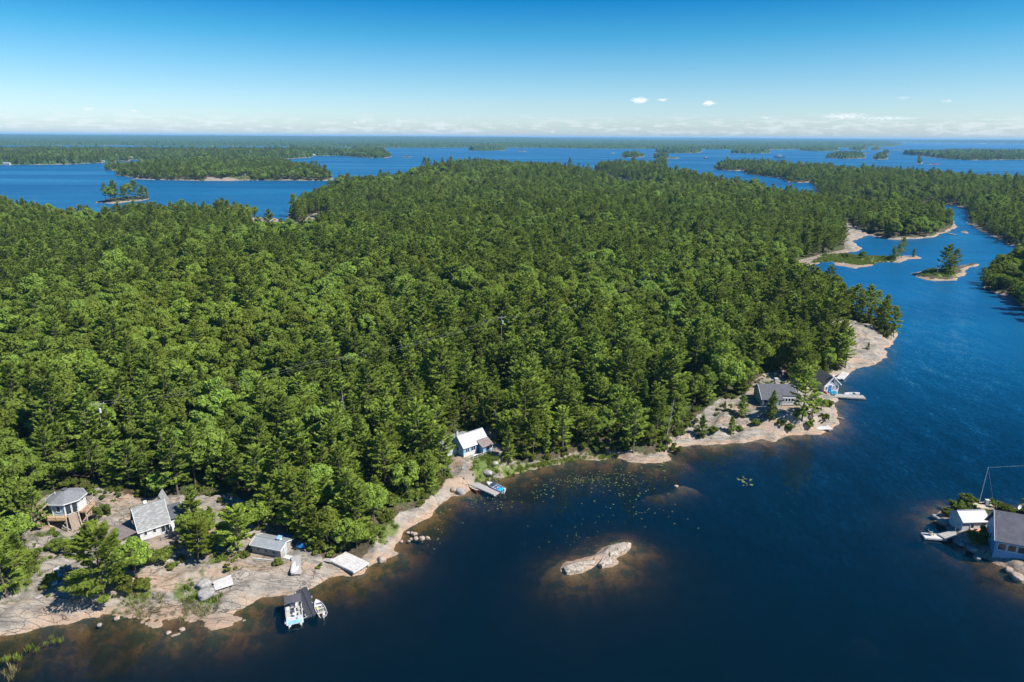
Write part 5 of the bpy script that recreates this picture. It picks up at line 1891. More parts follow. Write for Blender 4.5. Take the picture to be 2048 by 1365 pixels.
# ------------------------------------------------------------------ bleached dock platform on the rocks
zq = 1.0
P4 = [at(659, 1121, zq), at(692, 1104, zq), at(738, 1125, zq), at(707, 1144, zq)]
ctr_ = sum(P4) / 4
plat = thing('dock_platform', 'large square bleached wooden dock platform propped on the shore rocks', 'platform', (ctr_[0], ctr_[1], 0), 0)
u = P4[3] - P4[0]
ya = math.atan2(u[1], u[0])
plat.rotation_euler = (0, 0, ya)
ca, sa = math.cos(-ya), math.sin(-ya)
loc4 = [((p[0] - ctr_[0]) * ca - (p[1] - ctr_[1]) * sa, (p[0] - ctr_[0]) * sa + (p[1] - ctr_[1]) * ca) for p in P4]
decking(plat, loc4, zq, .32, M_WOOD_PALE, 'decking', 1, .19)
for i in range(4):
    for t in (.06, .5):
        a, b = np.array(loc4[i]), np.array(loc4[(i + 1) % 4])
        q = (a + (b - a) * t) * .94
        wq = ctr_[:2] + np.array([q[0] * math.cos(ya) - q[1] * math.sin(ya), q[0] * math.sin(ya) + q[1] * math.cos(ya)])
        G().beam((q[0], q[1], min(float(ground(*wq)[0]), .6) - .3), (q[0], q[1], zq - .06), .22).build('support_post', M_WOOD_DARK, plat)
p, q = at(647, 1119, .85), at(664, 1121, .95)
d = q - p
o = G().slab([(0, -.4, 0), (float(np.linalg.norm(d[:2])), -.55, .1), (float(np.linalg.norm(d[:2])), .55, .1), (0, .4, 0)], .1).build('gangplank', M_WOOD_GREY)
o.location, o.rotation_euler = p, (0, 0, math.atan2(d[1], d[0]))
tag(o, 'short grey plank leading onto the square dock platform', 'plank')


# ------------------------------------------------------------------ rafts of planks
def plank_raft(name, label, cat, corners, z, mt, n, post=None, gz=True):
    P_ = [at(*c_, z) for c_ in corners]
    cc = sum(P_) / 4
    ux = (P_[1] - P_[0] + P_[2] - P_[3]) / 2
    vy = (P_[3] - P_[0] + P_[2] - P_[1]) / 2
    ya_ = math.atan2(ux[1], ux[0])
    o = thing(name, label, cat, (cc[0], cc[1], 0), ya_)
    lx, ly = np.linalg.norm(ux[:2]), np.linalg.norm(vy[:2])
    ca_, sa_ = math.cos(-ya_), math.sin(-ya_)
    zs = [z] * 4
    if gz:
        zs = [max(float(ground(p_[0], p_[1])[0]), -.1) + .42 for p_ in P_]
    za, zb, zc, zd = zs
    for i in range(n):
        t0, t1 = i / n, (i + 1) / n - .012 / ly
        g_ = G()
        la, lb = za + (zd - za) * t0, zb + (zc - zb) * t0
        lc, ld = zb + (zc - zb) * t1, za + (zd - za) * t1
        e1, e2 = random.uniform(-.06, .06), random.uniform(-.06, .06)
        dz = random.uniform(-.012, .012)
        g_.slab([(-lx / 2 + e1, -ly / 2 + ly * t0, la + dz), (lx / 2 + e2, -ly / 2 + ly * t0, lb + dz), (lx / 2 + e2, -ly / 2 + ly * t1, lc + dz), (-lx / 2 + e1, -ly / 2 + ly * t1, ld + dz)], .06)
        g_.build('plank', mt, o)
    for x in (-.4, .4):
        G().beam((lx * x, -ly / 2, (za + zb) / 2 + (zb - za) * x - .14), (lx * x, ly / 2, (zc + zd) / 2 + (zc - zd) * x - .14), .14).build('bearer', M_WOOD_DARK, o)
    return o


plank_raft('plank_walkway', 'weathered walkway of bleached planks lying on the rock beside two grey boulders', 'walkway', [(430, 1188), (470, 1178), (462, 1161), (428, 1173)], .9, M_WOOD_PALE, 7)
plank_raft('boat_ramp', 'grey plank ramp sloping to the lake with two white kayaks lying on it', 'ramp', [(585, 1157), (603, 1156), (603, 1121), (582, 1126)], .9, M_WOOD_GREY, 10)
ramp2 = plank_raft('narrow_ramp', 'narrow pale ramp with a blue mat on the slope left of the big spreading pine', 'ramp', [(108, 1178), (121, 1175), (116, 1146), (105, 1149)], 1.8, M_WOOD_PALE, 6)
pz = on_ground(113, 1160)
o = G().slab([(-.45, -.8, .32), (.45, -.8, .30), (.45, .8, .55), (-.45, .8, .55)], .03).build('mat', M_TEAL)
o.location = pz
tag(o, 'blue mat lying on the narrow pale ramp', 'mat')


def kayak(name, label, cat, pa, pb, z, beam, mt, hgt=.3, on=True, cockpit=True, deckm=None):
    c_, yw_, L_ = boat_axis(pa, pb, z)
    gz = max(float(ground(c_[0], c_[1])[0]) + .02, -.06) if on else z
    o = thing(name, label, cat, (c_[0], c_[1], gz), yw_)
    n, k = 13, 10
    V2, F2 = [], []
    for i in range(n):
        t = -1 + 2 * i / (n - 1)
        w = beam / 2 * max(0, 1 - abs(t) ** 2.2) ** .75 + .01
        lift = .12 * abs(t) ** 3
        for j in range(k):
            a = 2 * math.pi * j / k
            V2.append((w * math.cos(a), L_ / 2 * t, hgt / 2 + lift + hgt / 2 * math.sin(a) * (w / (beam / 2)) ** .5))
    for i in range(n - 1):
        for j in range(k):
            F2.append((i * k + j, i * k + (j + 1) % k, (i + 1) * k + (j + 1) % k, (i + 1) * k + j))
    F2 += [tuple(range(k))[::-1], tuple(range((n - 1) * k, n * k))]
    h_ = G().add(V2, F2).build('hull', mt, o)
    if cockpit:
        G().prism([(beam * .28 * math.cos(a), L_ * .13 * math.sin(a)) for a in np.linspace(0, 2 * math.pi, 12, endpoint=False)], hgt * .93, hgt * 1.06).build('cockpit', deckm or M_DARKFAB, o)
    return o


rz1 = float(on_ground(590, 1140)[2])
k1 = kayak('kayak', 'longer white kayak upside down on the grey boat ramp', 'kayak', (583, 1151), (589.5, 1125), rz1 + .55, .75, M_GEL, .3, False, False)
k2 = kayak('kayak', 'shorter white kayak lying across the longer one on the grey boat ramp', 'kayak', (584, 1149), (597, 1135), rz1 + .72, .6, M_GEL, .28, False, False)
kayak('dinghy', 'overturned blue and white dinghy on the rock past the grey shed', 'boat', (596, 1096), (608, 1104), 1.6, 1.3, M_BLUEGEL, .5, True, False)

# ------------------------------------------------------------------ white-roofed cottage
EZ = 5.4
A0, yaw, Lc = anchor((928.6, 897.6), (976, 881.5), EZ)
nrm = np.array([math.sin(yaw), -math.cos(yaw)])
org = np.array([A0[0], A0[1]]) - nrm * .3
wht = thing('white_roofed_cottage', 'blue and white cottage with a bright white metal roof and lakeside deck', 'cottage', (org[0], org[1], 0), yaw)
Z0, ZE = 3.25, 5.55
gable_shell(wht, Lc, 4.2, Z0 - .7, ZE, 1.9, M_WALL_BLUE, M_ROOF_WHITE, .3, .07, None, 0, .22)
window(wht, (1.0, -.001, Z0 + 1.3), (1, 0, 0), (0, -1, 0), 1.0, .85, True)
window(wht, (2.6, -.001, Z0 + 1.3), (1, 0, 0), (0, -1, 0), 1.2, .85, True)
window(wht, (-.001, 2.1, Z0 + 1.3), (0, 1, 0), (-1, 0, 0), .8, .9)
G().box(.0, 3.5, -.05, -.004, Z0 - .6, Z0 + .75).build('lower_boarding', M_WALL_WHITE, wht)
G().box(4.2, Lc + .1, -1.5, -.01, Z0 - .7, ZE - .55).build('porch_wall', M_WALL_BLUE, wht)
window(wht, (5.9, -1.501, Z0 + 1.2), (1, 0, 0), (0, -1, 0), 1.5, .7, True)
G().box(4.25, Lc + .05, -1.53, -1.502, Z0 - .5, Z0 + .6).build('lower_boarding', M_WALL_WHITE, wht)
door(wht, (3.85, -.05, Z0 - .1), np.array([1., 0, 0]), np.array([0, -1., 0]), .75, 1.95, M_BLUEGEL)
G().slab([(3.75, -1.9, ZE - .52), (Lc + .4, -1.9, ZE - .52), (Lc + .4, .35, ZE + .48), (3.75, .35, ZE + .48)], .08).build('porch_roof', M_ROOF_BROWN, wht, 'brown-grey porch roof')
G().box(-.0, 4.6, 4.21, 6.6, Z0 - .6, ZE - .3).build('rear_wall', M_WALL_PALE, wht)
G().slab([(-.3, 3.9, ZE + .55), (4.9, 3.9, ZE + .55), (4.9, 7.0, ZE + .05), (-.3, 7.0, ZE + .05)], .08).build('rear_roof', M_ROOF_OLD, wht, 'grey rear roof')
G().box(-2.6, -.01, 2.4, 5.4, Z0 - .6, Z0 + 1.7).build('side_wall', M_WALL_PALE, wht)
G().slab([(-3.0, 2.1, Z0 + 1.95), (-.25, 2.1, Z0 + 2.1), (-.25, 5.8, Z0 + 2.3), (-3.0, 5.8, Z0 + 2.15)], .08).build('side_roof', M_ROOF_OLD, wht)
ck = G().box(.55, 1.0, 3.3, 3.75, ZE + .6, ZE + 2.5).build('chimney', M_WALL_PALE, wht)
G().box(.48, 1.07, 3.23, 3.82, ZE + 2.5, ZE + 2.62).build('chimney_cap', M_ROOF_DARK, ck)
decking(wht, [(-1.0, -2.3), (Lc + .5, -2.3), (Lc + .5, -1.55), (4.15, -1.55), (4.15, -.06), (-1.0, -.06)], Z0 - .12, .3, M_WOOD_GREY, 'deck', 0)
railing(wht, [(-.2, -2.25, Z0 - .12), (3.2, -2.25, Z0 - .12), (Lc + .45, -2.25, Z0 - .12)], .9, M_WALL_PALE, 1.0)
G().box(1.6, 2.9, -1.5, -1.1, Z0 + .3, Z0 + .38).box(1.65, 1.75, -1.45, -1.15, Z0 - .12, Z0 + .3).box(2.75, 2.85, -1.45, -1.15, Z0 - .12, Z0 + .3).build('deck_bench', M_TRIM, wht)
for x in (-.9, 1.6, 4.2, Lc + .3):
    P_ = org + np.array([math.cos(yaw), math.sin(yaw)]) * x + nrm * 2.2
    G().beam((x, -2.2, float(ground(*P_)[0]) - .3), (x, -2.2, Z0 - .2), .15).build('deck_post', M_WOOD_GREY, wht)
pb = on_ground(926.5, 939)
w2 = np.array([pb[0] - org[0], pb[1] - org[1]])
pl = np.array([w2[0] * math.cos(-yaw) - w2[1] * math.sin(-yaw), w2[0] * math.sin(-yaw) + w2[1] * math.cos(-yaw), pb[2]])
stairs(wht, (-.55, -2.35, Z0 - .12), pl, .95, M_WALL_PALE, 9)
# patio umbrella on its deck end
um = at(912, 905, 3.2)
umb = thing('patio_umbrella', 'faded red and tan patio umbrella at the deck end of the white-roofed cottage', 'umbrella', (um[0], um[1], 3.1), 0)
G().tube((0, 0, 0), (0, 0, 2.3), .03, .03, 6).build('pole', M_ALU, umb)
cv = G()
for k in range(8):
    a0, a1 = k * math.pi / 4, (k + 1) * math.pi / 4
    cv.slab([(1.25 * math.cos(a0), 1.25 * math.sin(a0), 1.85), (1.25 * math.cos(a1), 1.25 * math.sin(a1), 1.85), (0, 0, 2.4)], .02)
cv.build('canopy', mat('faded umbrella cloth', weather((.42, .16, .14), (.52, .36, .28), 1.2, rough=.9)), umb)


# ------------------------------------------------------------------ docks
def dock(name, label, pa, pb, w, z, mt, piles=True, boards=.2, cat='dock'):
    A_, B_ = at(*pa, z), at(*pb, z)
    d_ = B_ - A_
    L_ = math.hypot(d_[0], d_[1])
    o = thing(name, label, cat, (A_[0], A_[1], 0), math.atan2(d_[1], d_[0]))
    decking(o, [(0, -w / 2), (L_, -w / 2), (L_, w / 2), (0, w / 2)], z, .28, mt, 'decking', 1, boards)
    if piles:
        for x in np.arange(.4, L_, max(1.8, L_ / 4)):
            for y in (-w / 2 + .15, w / 2 - .15):
                G().tube((x, y, -1.6), (x, y, z - .05), .11, .11, 7).build('pile', M_WOOD_DARK, o)
    return o


dock('shore_dock', 'long silvery plank dock reaching out from the rock below the white-roofed cottage', (936, 962), (994, 987), 1.75, .45, M_WOOD_GREY)
A_ = on_ground(927, 957)
B_ = at(936, 962.5, .5)
o = G().beam((0, 0, .1), tuple(B_ - A_), .5, .06).build('gangplank', M_WOOD_GREY)
o.location = A_
tag(o, 'narrow plank from the rock onto the long silvery dock', 'plank')
rope(at(930, 952, .8), at(937, 960, .5), 'dark cable running from the rock to the long silvery dock')


def kayak_sized(*a, **k):
    return kayak(*a, **k)


def canoe(label, pa, pb, z, beam, mt, inner, depth=.4):
    c_, yw_, L_ = boat_axis(pa, pb, z)
    o = thing('canoe', label, 'canoe', (c_[0], c_[1], z - .1), yw_)
    n, k = 13, 9
    def skin(sc, dz):
        V2 = []
        for i in range(n):
            t = -1 + 2 * i / (n - 1)
            w = beam / 2 * sc * max(0, 1 - abs(t) ** 2) ** .8 + .012
            lift = .18 * abs(t) ** 4
            for j in range(k):
                s_ = -1 + 2 * j / (k - 1)
                V2.append((w * np.sign(s_) * abs(s_) ** .6, L_ / 2 * t * (1 if sc == 1 else .985), dz + lift + depth * s_ * s_))
        return V2, [(i * k + j, i * k + j + 1, (i + 1) * k + j + 1, (i + 1) * k + j) for i in range(n - 1) for j in range(k - 1)]
    G().add(*skin(1, 0)).build('hull', mt, o)
    G().add(*skin(.9, .03)).build('interior', inner, o)
    for t in (-.5, .45):
        G().box(-beam * .38, beam * .38, L_ / 2 * t - .12, L_ / 2 * t + .12, depth * .75, depth * .8).build('seat', M_WOOD_TAN, o)
    G().box(-beam * .43, beam * .43, -.05, .05, depth * .95, depth * 1.0).build('yoke', M_WOOD_TAN, o)
    return o


canoe('red canoe with a pale inside floating along the silvery dock', (936.5, 973), (960.5, 985.5), .12, .95, M_RED, M_CREAM)

# runabout with blue trim
c, yw, Lm = boat_axis((1007, 982.5), (973.5, 967.5), .4)
mot = thing('motorboat', 'white and blue runabout with a windscreen at the far side of the silvery dock', 'boat', (c[0], c[1], -.15), yw)
V_, F_2, rows = hull(Lm, 1.95, .85, .7)
G().add(V_, F_2).build('hull', M_GEL, mot)
G().slab([(-.86, Lm * .12, .96), (.86, Lm * .12, .96), (.55, Lm * .32, 1.02), (.03, Lm * .48, 1.06), (-.03, Lm * .48, 1.06), (-.55, Lm * .32, 1.02)], .05).build('foredeck', M_GEL, mot)
G().slab([(-.8, Lm * .08, .95), (.8, Lm * .08, .95), (.62, Lm * .15, 1.4), (-.62, Lm * .15, 1.4)], .04, up=1).build('windscreen', M_GLASS, mot)
G().box(-.78, .78, -Lm * .42, Lm * .06, .30, .36).build('floor', M_BLUEGEL, mot)
for x in (-.42, .42):
    s_ = G().box(x - .26, x + .26, -.35, .2, .36, .72).build('seat', M_GEL, mot, None, .05)
    G().box(x - .26, x + .26, -.46, -.36, .72, 1.15).build('seat_back', M_BLUEGEL, s_, None, .04)
G().box(-.72, .72, -Lm * .42, -Lm * .28, .36, .8).build('rear_bench', M_TEAL, mot, None, .05)
for s_ in (-1, 1):
    G().box(s_ * .93 - .03, s_ * .93 + .03, -Lm * .46, Lm * .05, .62, .80).build('side_stripe', M_BLUEGEL, mot)
outboard(mot, -Lm / 2 + .1, .5, M_GEL)

# ------------------------------------------------------------------ dark-roofed house on the rock point
A0, yaw, Lh = anchor((1526, 801), (1580.5, 801.5), 6.0)
yaw = R(-1.5)
dkh = thing('dark_roofed_house', 'house with broad dark grey roof and white window bay among pines on the rock point', 'house', (A0[0], A0[1], 0), yaw)
Lh, Z0, ZE = 8.6, 4.3, 6.9
g = G()
g.extrude_x([(1.1, Z0 - .6), (7.4, Z0 - .6), (7.4, ZE - .2), (4.2, ZE + 1.85), (1.1, ZE - .35)], 0, Lh)
g.build('wall', M_WALL_GREEN, dkh)
G().slab([(-.35, -.1, 6.15), (5.2, -.1, 6.15), (5.2, 4.2, 9.0), (-.35, 4.2, 9.0)], .13).build('roof', M_ROOF_DARK, dkh)
G().slab([(5.205, 1.0, 6.93), (Lh + .35, 1.0, 6.93), (Lh + .35, 4.2, 9.02), (5.205, 4.2, 9.02)], .13).build('roof', M_ROOF_DARK, dkh)
G().slab([(-.35, 4.203, 9.0), (Lh + .35, 4.203, 9.0), (Lh + .35, 7.9, 6.6), (-.35, 7.9, 6.6)], .13).build('roof', M_ROOF_DARK, dkh)
f = G()
f.beam((-.38, -.1, 6.1), (-.38, 4.2, 8.95), .06, .18).beam((-.38, 4.2, 8.95), (-.38, 7.9, 6.55), .06, .18).beam((Lh + .38, 1.0, 6.9), (Lh + .38, 4.2, 8.97), .06, .18)
f.build('fascia', M_TRIM, dkh)
G().box(4.9, Lh + .05, .95, 1.08, Z0 + .1, ZE - .35).build('window_bay', M_WALL_WHITE, dkh)
for x in (5.5, 6.25, 7.0, 7.75):
    window(dkh, (x, .949, Z0 + 1.55), (1, 0, 0), (0, -1, 0), .5, .85)
for x in (1.2, 3.2):
    window(dkh, (x, 1.099, Z0 + 1.1), (1, 0, 0), (0, -1, 0), 1.0, 1.0)
window(dkh, (-.001, 4.2, Z0 + 1.6), (0, 1, 0), (-1, 0, 0), .9, 1.0)
for x in (.1, 2.5, 4.9):
    G().beam((x, .1, Z0 - .5), (x, .1, 6.05), .16).build('porch_post', M_WOOD_GREY, dkh)
decking(dkh, [(-.1, 0), (5.2, 0), (5.2, 1.05), (-.1, 1.05)], Z0 - .1, .25, M_WOOD_GREY, 'porch_deck', 0)
p = on_ground(1552, 764)
o = G().box(-.5, .5, -.5, .5, -.2, 1.1).build('box', M_WALL_PALE)
o.location = p
tag(o, 'pale box shaped well cover behind the roof ridge of the dark-roofed house', 'box')

# ------------------------------------------------------------------ boathouse
A0, yaw, Wb = anchor((1647.5, 784.2), (1677, 784.6), 1.0)
yaw = R(13)
bth = thing('boathouse', 'white gabled boathouse with a dark grey roof standing at the water edge', 'boathouse', (A0[0], A0[1], 0), yaw)
Wb, Db, Z0, ZE = 4.7, 7.0, .9, 3.1
g = G()
g.add([(0, 0, Z0 - 1), (Wb, 0, Z0 - 1), (Wb, 0, ZE), (Wb / 2, 0, ZE + 2.2), (0, 0, ZE), (0, Db, Z0 - 1), (Wb, Db, Z0 - 1), (Wb, Db, ZE), (Wb / 2, Db, ZE + 2.2), (0, Db, ZE)],
      [(0, 1, 2, 3, 4), (9, 8, 7, 6, 5), (0, 5, 6, 1), (1, 6, 7, 2), (2, 7, 8, 3), (3, 8, 9, 4), (4, 9, 5, 0)]).build('wall', M_WALL_WHITE, bth)
k_ = 2.2 / (Wb / 2)
for s_ in (-1, 1):
    xe = Wb / 2 + s_ * (Wb / 2 + .4)
    ze = ZE - .4 * k_ + .2
    G().slab([(xe, -.5, ze), (xe, Db + .3, ze), (Wb / 2 + s_ * .002, Db + .3, ZE + 2.4), (Wb / 2 + s_ * .002, -.5, ZE + 2.4)], .12).build('roof', M_ROOF_DARK, bth)
    G().beam((xe, -.53, ze - .05), (Wb / 2, -.53, ZE + 2.34), .06, .2).build('fascia', M_TRIM, bth)
for x in (.75, 3.0):
    window(bth, (x, -.001, Z0 + 1.15), (1, 0, 0), (0, -1, 0), .5, .9)
window(bth, (Wb / 2 - .02, -.001, ZE + .9), (1, 0, 0), (0, -1, 0), .9, .8, True)
door(bth, (1.85, -.001, Z0), np.array([1., 0, 0]), np.array([0, -1., 0]), 1.1, 1.95, M_BLUEGEL)
window(bth, (3.95, -.001, Z0 + 1.1), (1, 0, 0), (0, -1, 0), .8, 1.2)
G().box(Wb / 2 - .3, Wb / 2 + .3, -.2, .3, ZE + 2.25, ZE + 2.75).build('ridge_lamp', M_TRIM, bth)
for x in (.1, Wb - .1):
    for y in (.2, Db * .5, Db - .2):
        G().beam((x, y, -1.5), (x, y, Z0 - .9), .25).build('pile', M_WOOD_DARK, bth)
fl = at(1664, 777, 2.9)
flg = thing('flag', 'small red and white flag hanging at the boathouse front', 'flag', (fl[0], fl[1] - .9, 0), 0)
G().tube((0, 0, 1.0), (0, 0, 3.6), .025).build('flagpole', M_ALU, flg)
G().box(.03, .75, -.01, .01, 2.9, 3.5).build('cloth', mat('pink flag cloth', weather((.55, .10, .12), (.75, .70, .72), 3)), flg)
dock('boathouse_dock', 'wide dock running out over the blue water from the boathouse', (1668, 790.5), (1729, 794), 2.5, .55, M_WOOD_GREY)
dock('upper_dock', 'pale wooden dock behind the boathouse', (1680, 757), (1692, 744.5), 2.0, .6, M_WOOD_PALE)
dock('side_walk', 'narrow white walkway joining the boathouse to the pale dock behind it', (1662, 754.5), (1681, 757.5), .9, .7, M_WOOD_PALE)
plank_raft('slab_dock', 'grey slab of dock tilted on the rocks at the tip of the rock point', 'platform', [(1633, 855), (1641, 862), (1662, 857), (1648, 847)], .7, M_WOOD_PALE, 8, gz=False)
c, yw, Lm = boat_axis((1694, 788), (1717, 787.5), .5)
mo2 = thing('motorboat', 'low white motorboat lying along the far side of the boathouse dock', 'boat', (c[0], c[1], -.1), yw)
V_, F_2, rows = hull(max(Lm, 4.2), 1.7, .7)
G().add(V_, F_2).build('hull', M_GEL, mo2)
G().slab([(-.7, .6, .8), (.7, .6, .8), (.02, 1.95, .9), (-.02, 1.95, .9)], .04).build('foredeck', M_GEL, mo2)
G().box(-.6, .6, -.6, -.2, .35, .45).build('seat', M_CREAM, mo2)
kayak('kayak', 'red kayak lying on the rock at the boathouse door', 'kayak', (1654.5, 789.5), (1647.5, 784), .8, .75, M_RED, .35, True, True)
kayak('kayak', 'blue kayak nearest the red one in front of the boathouse', 'kayak', (1667, 791.5), (1657, 784.5), .75, .75, M_TEAL, .35, False)
kayak('kayak', 'middle blue kayak in the row in front of the boathouse', 'kayak', (1671, 790.5), (1661.5, 784), .8, .75, M_TEAL, .35, False)
kayak('kayak', 'blue kayak nearest the water in front of the boathouse', 'kayak', (1675, 789), (1666, 783.5), .85, .75, M_TEAL, .35, False)
lg = at(1675, 835, .25)
lq = at(1688, 837.5, .1)
o = G().tube((0, 0, 0), tuple(lq - lg), .16, .10, 8).build('log', M_SNAG)
o.location = lg
tag(o, 'bleached log reaching off the rock into the water below the boathouse', 'log')

# ------------------------------------------------------------------ cottage islet at the right edge
A0, yaw, Lw = anchor((1928.6, 1044.5), (1979.5, 1043), 3.1)
nrm = np.array([math.sin(yaw), -math.cos(yaw)])
org = np.array([A0[0], A0[1]]) - nrm * .2
wsh = thing('white_shed', 'white shed with a pale metal roof and blue-shaded gable on the cottage islet', 'shed', (org[0], org[1], 0), yaw)
gable_shell(wsh, Lw, 3.5, .7, 3.05, 1.15, M_WALL_WHITE, M_ROOF_WHITE, .25, .06, None, 0, .2)
window(wsh, (Lw * .38, -.001, 2.0), (1, 0, 0), (0, -1, 0), .6, .75)
door(wsh, (Lw * .83, -.001, 1.05), np.array([1., 0, 0]), np.array([0, -1., 0]), .8, 1.8, M_WALL_GREY)
G().box(Lw * .33, Lw * .5, -.75, -.1, 1.0, 1.55).build('air_conditioner', M_TRIM, wsh)
A0 = at(1990.5, 1081, 4.2)
yaw = R(-22)
big = thing('blue_cottage', 'big cottage with steep dark roof and shaded blue glazed front cut by the photo edge', 'cottage', (A0[0], A0[1], 0), yaw)
Lb = 9.0
g = G().extrude_x([(.5, .6), (6.6, .6), (6.6, 4.4), (3.55, 7.9), (.5, 4.55)], .3, Lb)
g.build('wall', M_WALL_BLUE, big)
G().slab([(-.1, -.15, 4.2), (Lb + .3, -.15, 4.2), (Lb + .3, 3.5, 8.2), (-.1, 3.5, 8.2)], .14).build('roof', M_ROOF_PURPLE, big)
G().slab([(-.1, 3.504, 8.2), (Lb + .3, 3.504, 8.2), (Lb + .3, 7.1, 4.2), (-.1, 7.1, 4.2)], .14).build('roof', M_ROOF_PURPLE, big)
G().beam((-.13, -.15, 4.15), (-.13, 3.5, 8.15), .06, .2).beam((-.13, 3.5, 8.15), (-.13, 7.1, 4.15), .06, .2).build('fascia', M_TRIM, big)
for x in (1.3, 2.75, 4.2, 5.65, 7.1):
    window(big, (x, .499, 2.95), (1, 0, 0), (0, -1, 0), 1.15, 1.15)
window(big, (.299, 3.5, 3.0), (0, 1, 0), (-1, 0, 0), 1.0, 1.1)
G().box(.28, Lb, .42, .498, .75, 1.9).build('lower_boarding', M_WALL_BLUE, big)
for x in (.4, 2.6, 5.0, 7.4):
    G().beam((x, .6, -.6), (x, .6, .62), .25).build('foundation_pier', M_GREYROCK, big)
sdn = thing('satellite_dish', 'small white satellite dish on the ridge of the big blue cottage', 'dish', tuple(at(2037, 1019, 8.4)), R(20))
dv = [(0, 0, 0)]
for rr2 in (.25, .5):
    for k in range(12):
        a = k * math.pi / 6
        dv.append((rr2 * math.cos(a), -.28 * rr2 * rr2 * 2, .55 + rr2 * math.sin(a)))
dv[0] = (0, .02, .55)
df = [(0, 1 + k, 1 + (k + 1) % 12) for k in range(12)] + [(1 + k, 13 + k, 13 + (k + 1) % 12, 1 + (k + 1) % 12) for k in range(12)]
G().add(dv, df).build('reflector', M_TRIM, sdn)
G().tube((0, .05, -.3), (0, .05, .55), .03).build('mast', M_STEEL, sdn)
dock('islet_dock', 'outer pale dock of the cottage islet with a chair at its end', (1846, 1070.5), (1890, 1074), 1.7, .5, M_WOOD_PALE)
dock('islet_gangway', 'greyer inner gangway rising from the pale dock to the cottage islet', (1882, 1072.5), (1919, 1064), 1.5, .75, M_WOOD_GREY)


def chair(label, p, rz, mt):
    o = thing('deck_chair', label, 'chair', p, rz)
    G().slab([(-.3, -.3, .38), (.3, -.3, .38), (.3, .3, .32), (-.3, .3, .32)], .05).build('seat', mt, o)
    G().slab([(-.3, .28, .34), (.3, .28, .34), (.3, .55, 1.0), (-.3, .55, 1.0)], .05, up=1).build('backrest', mt, o)
    for x in (-.28, .28):
        G().box(x - .03, x + .03, -.28, -.22, 0, .55).build('leg', mt, o)
        G().box(x - .03, x + .03, .3, .36, 0, .55).build('leg', mt, o)
        G().box(x - .06, x + .06, -.32, .4, .55, .59).build('armrest', mt, o)


chair('pale deck chair at the outer end of the islet dock', tuple(at(1862.5, 1071, .51)), R(80), M_CREAM)
p = at(1917, 1060, 1.1)
gt = thing('dock_gate', 'small pale timber frame where the gangway meets the cottage islet', 'gate', (p[0], p[1], 0), 0)
for x in (-.55, .55):
    G().beam((x, 0, .2), (x, 0, 2.1), .14).build('post', M_WOOD_PALE, gt)
G().beam((-.65, 0, 2.1), (.65, 0, 2.1), .14).build('crossbar', M_WOOD_PALE, gt)
kayak('kayak', 'orange kayak lying on the bank before the white shed', 'kayak', (1934, 1065), (1967, 1061.5), 1.25, .75, M_ORANGE, .34, True)
# aerial mast with stays
pm = on_ground(1956.5, 1012.5)
ptop = at(1961, 966, 0)
zt = 9.3
mst = thing('aerial_mast', 'thin pale aerial mast with stay wires behind the white shed', 'mast', tuple(pm), 0)
G().tube((0, 0, -.3), (.25, 0, zt - pm[2]), .05, .03, 7).build('pole', M_TRIM, mst)
q = on_ground(1988, 1011) - pm
w_ = G().tube((.25, 0, zt - pm[2]), (q[0], q[1], q[2]), .011, .011, 5)
w_.tube((.25, 0, zt - pm[2]), (26, 2.0, zt - pm[2] + .6), .009, .009, 5)
w_.build('stay_wire', M_WIRE, mst)
pd = on_ground(1969, 1017)
pdk = thing('bank_deck', 'low tan timber deck on the bank behind the white shed', 'platform', (pd[0], pd[1], 0), 0)
decking(pdk, [(-2.2, -1.2), (2.2, -1.2), (2.2, 1.2), (-2.2, 1.2)], pd[2] + .7, .3, M_WOOD_TAN, 'decking', 0)
for x, y in ((-2, -1), (2, -1), (2, 1), (-2, 1)):
    G().beam((x, y, -.5), (x, y, pd[2] + .6), .16).build('post', M_WOOD_TAN, pdk)
lk = G().box(-.4, .4, -.3, .3, 0, 1.0).build('locker', M_WALL_PALE)
lk.location = (pd[0] + .5, pd[1] + .3, pd[2] + .71)
tag(lk, 'pale upright locker standing on the low tan deck of the islet', 'locker')

# ------------------------------------------------------------------ boulders
import bmesh


def boulder(name_px, size, label, mt, sq=.7, group=None, sink=.25):
    p = on_ground(*name_px)
    bm_2 = bmesh.new()
    bmesh.ops.create_icosphere(bm_2, subdivisions=3, radius=1.0)
    sd_ = random.random() * 50
    ax = np.array([random.uniform(.85, 1.25), random.uniform(.75, 1.0), sq])
    for v in bm_2.verts:
        c_ = np.array(v.co)
        k_2 = 1 + .28 * float(fbm(np.array([c_[0] * 1.3 + sd_]), np.array([c_[1] * 1.3 + c_[2] * 1.7]), 3)[0])
        c_ = c_ * k_2
        c_ = np.sign(c_) * np.abs(c_) ** .8
        v.co = c_ * ax * size
    me_ = bpy.data.meshes.new('boulder')
    bm_2.to_mesh(me_)
    bm_2.free()
    me_.materials.append(mt)
    o = link(bpy.data.objects.new('boulder', me_))
    o.location = (p[0], p[1], p[2] + size * sq * ((1 - 2 * sink) * .5 if 'islet in the bay' not in label else -.35))
    o.rotation_euler = (0, 0, random.random() * 6.28)
    return tag(o, label, 'boulder', group)


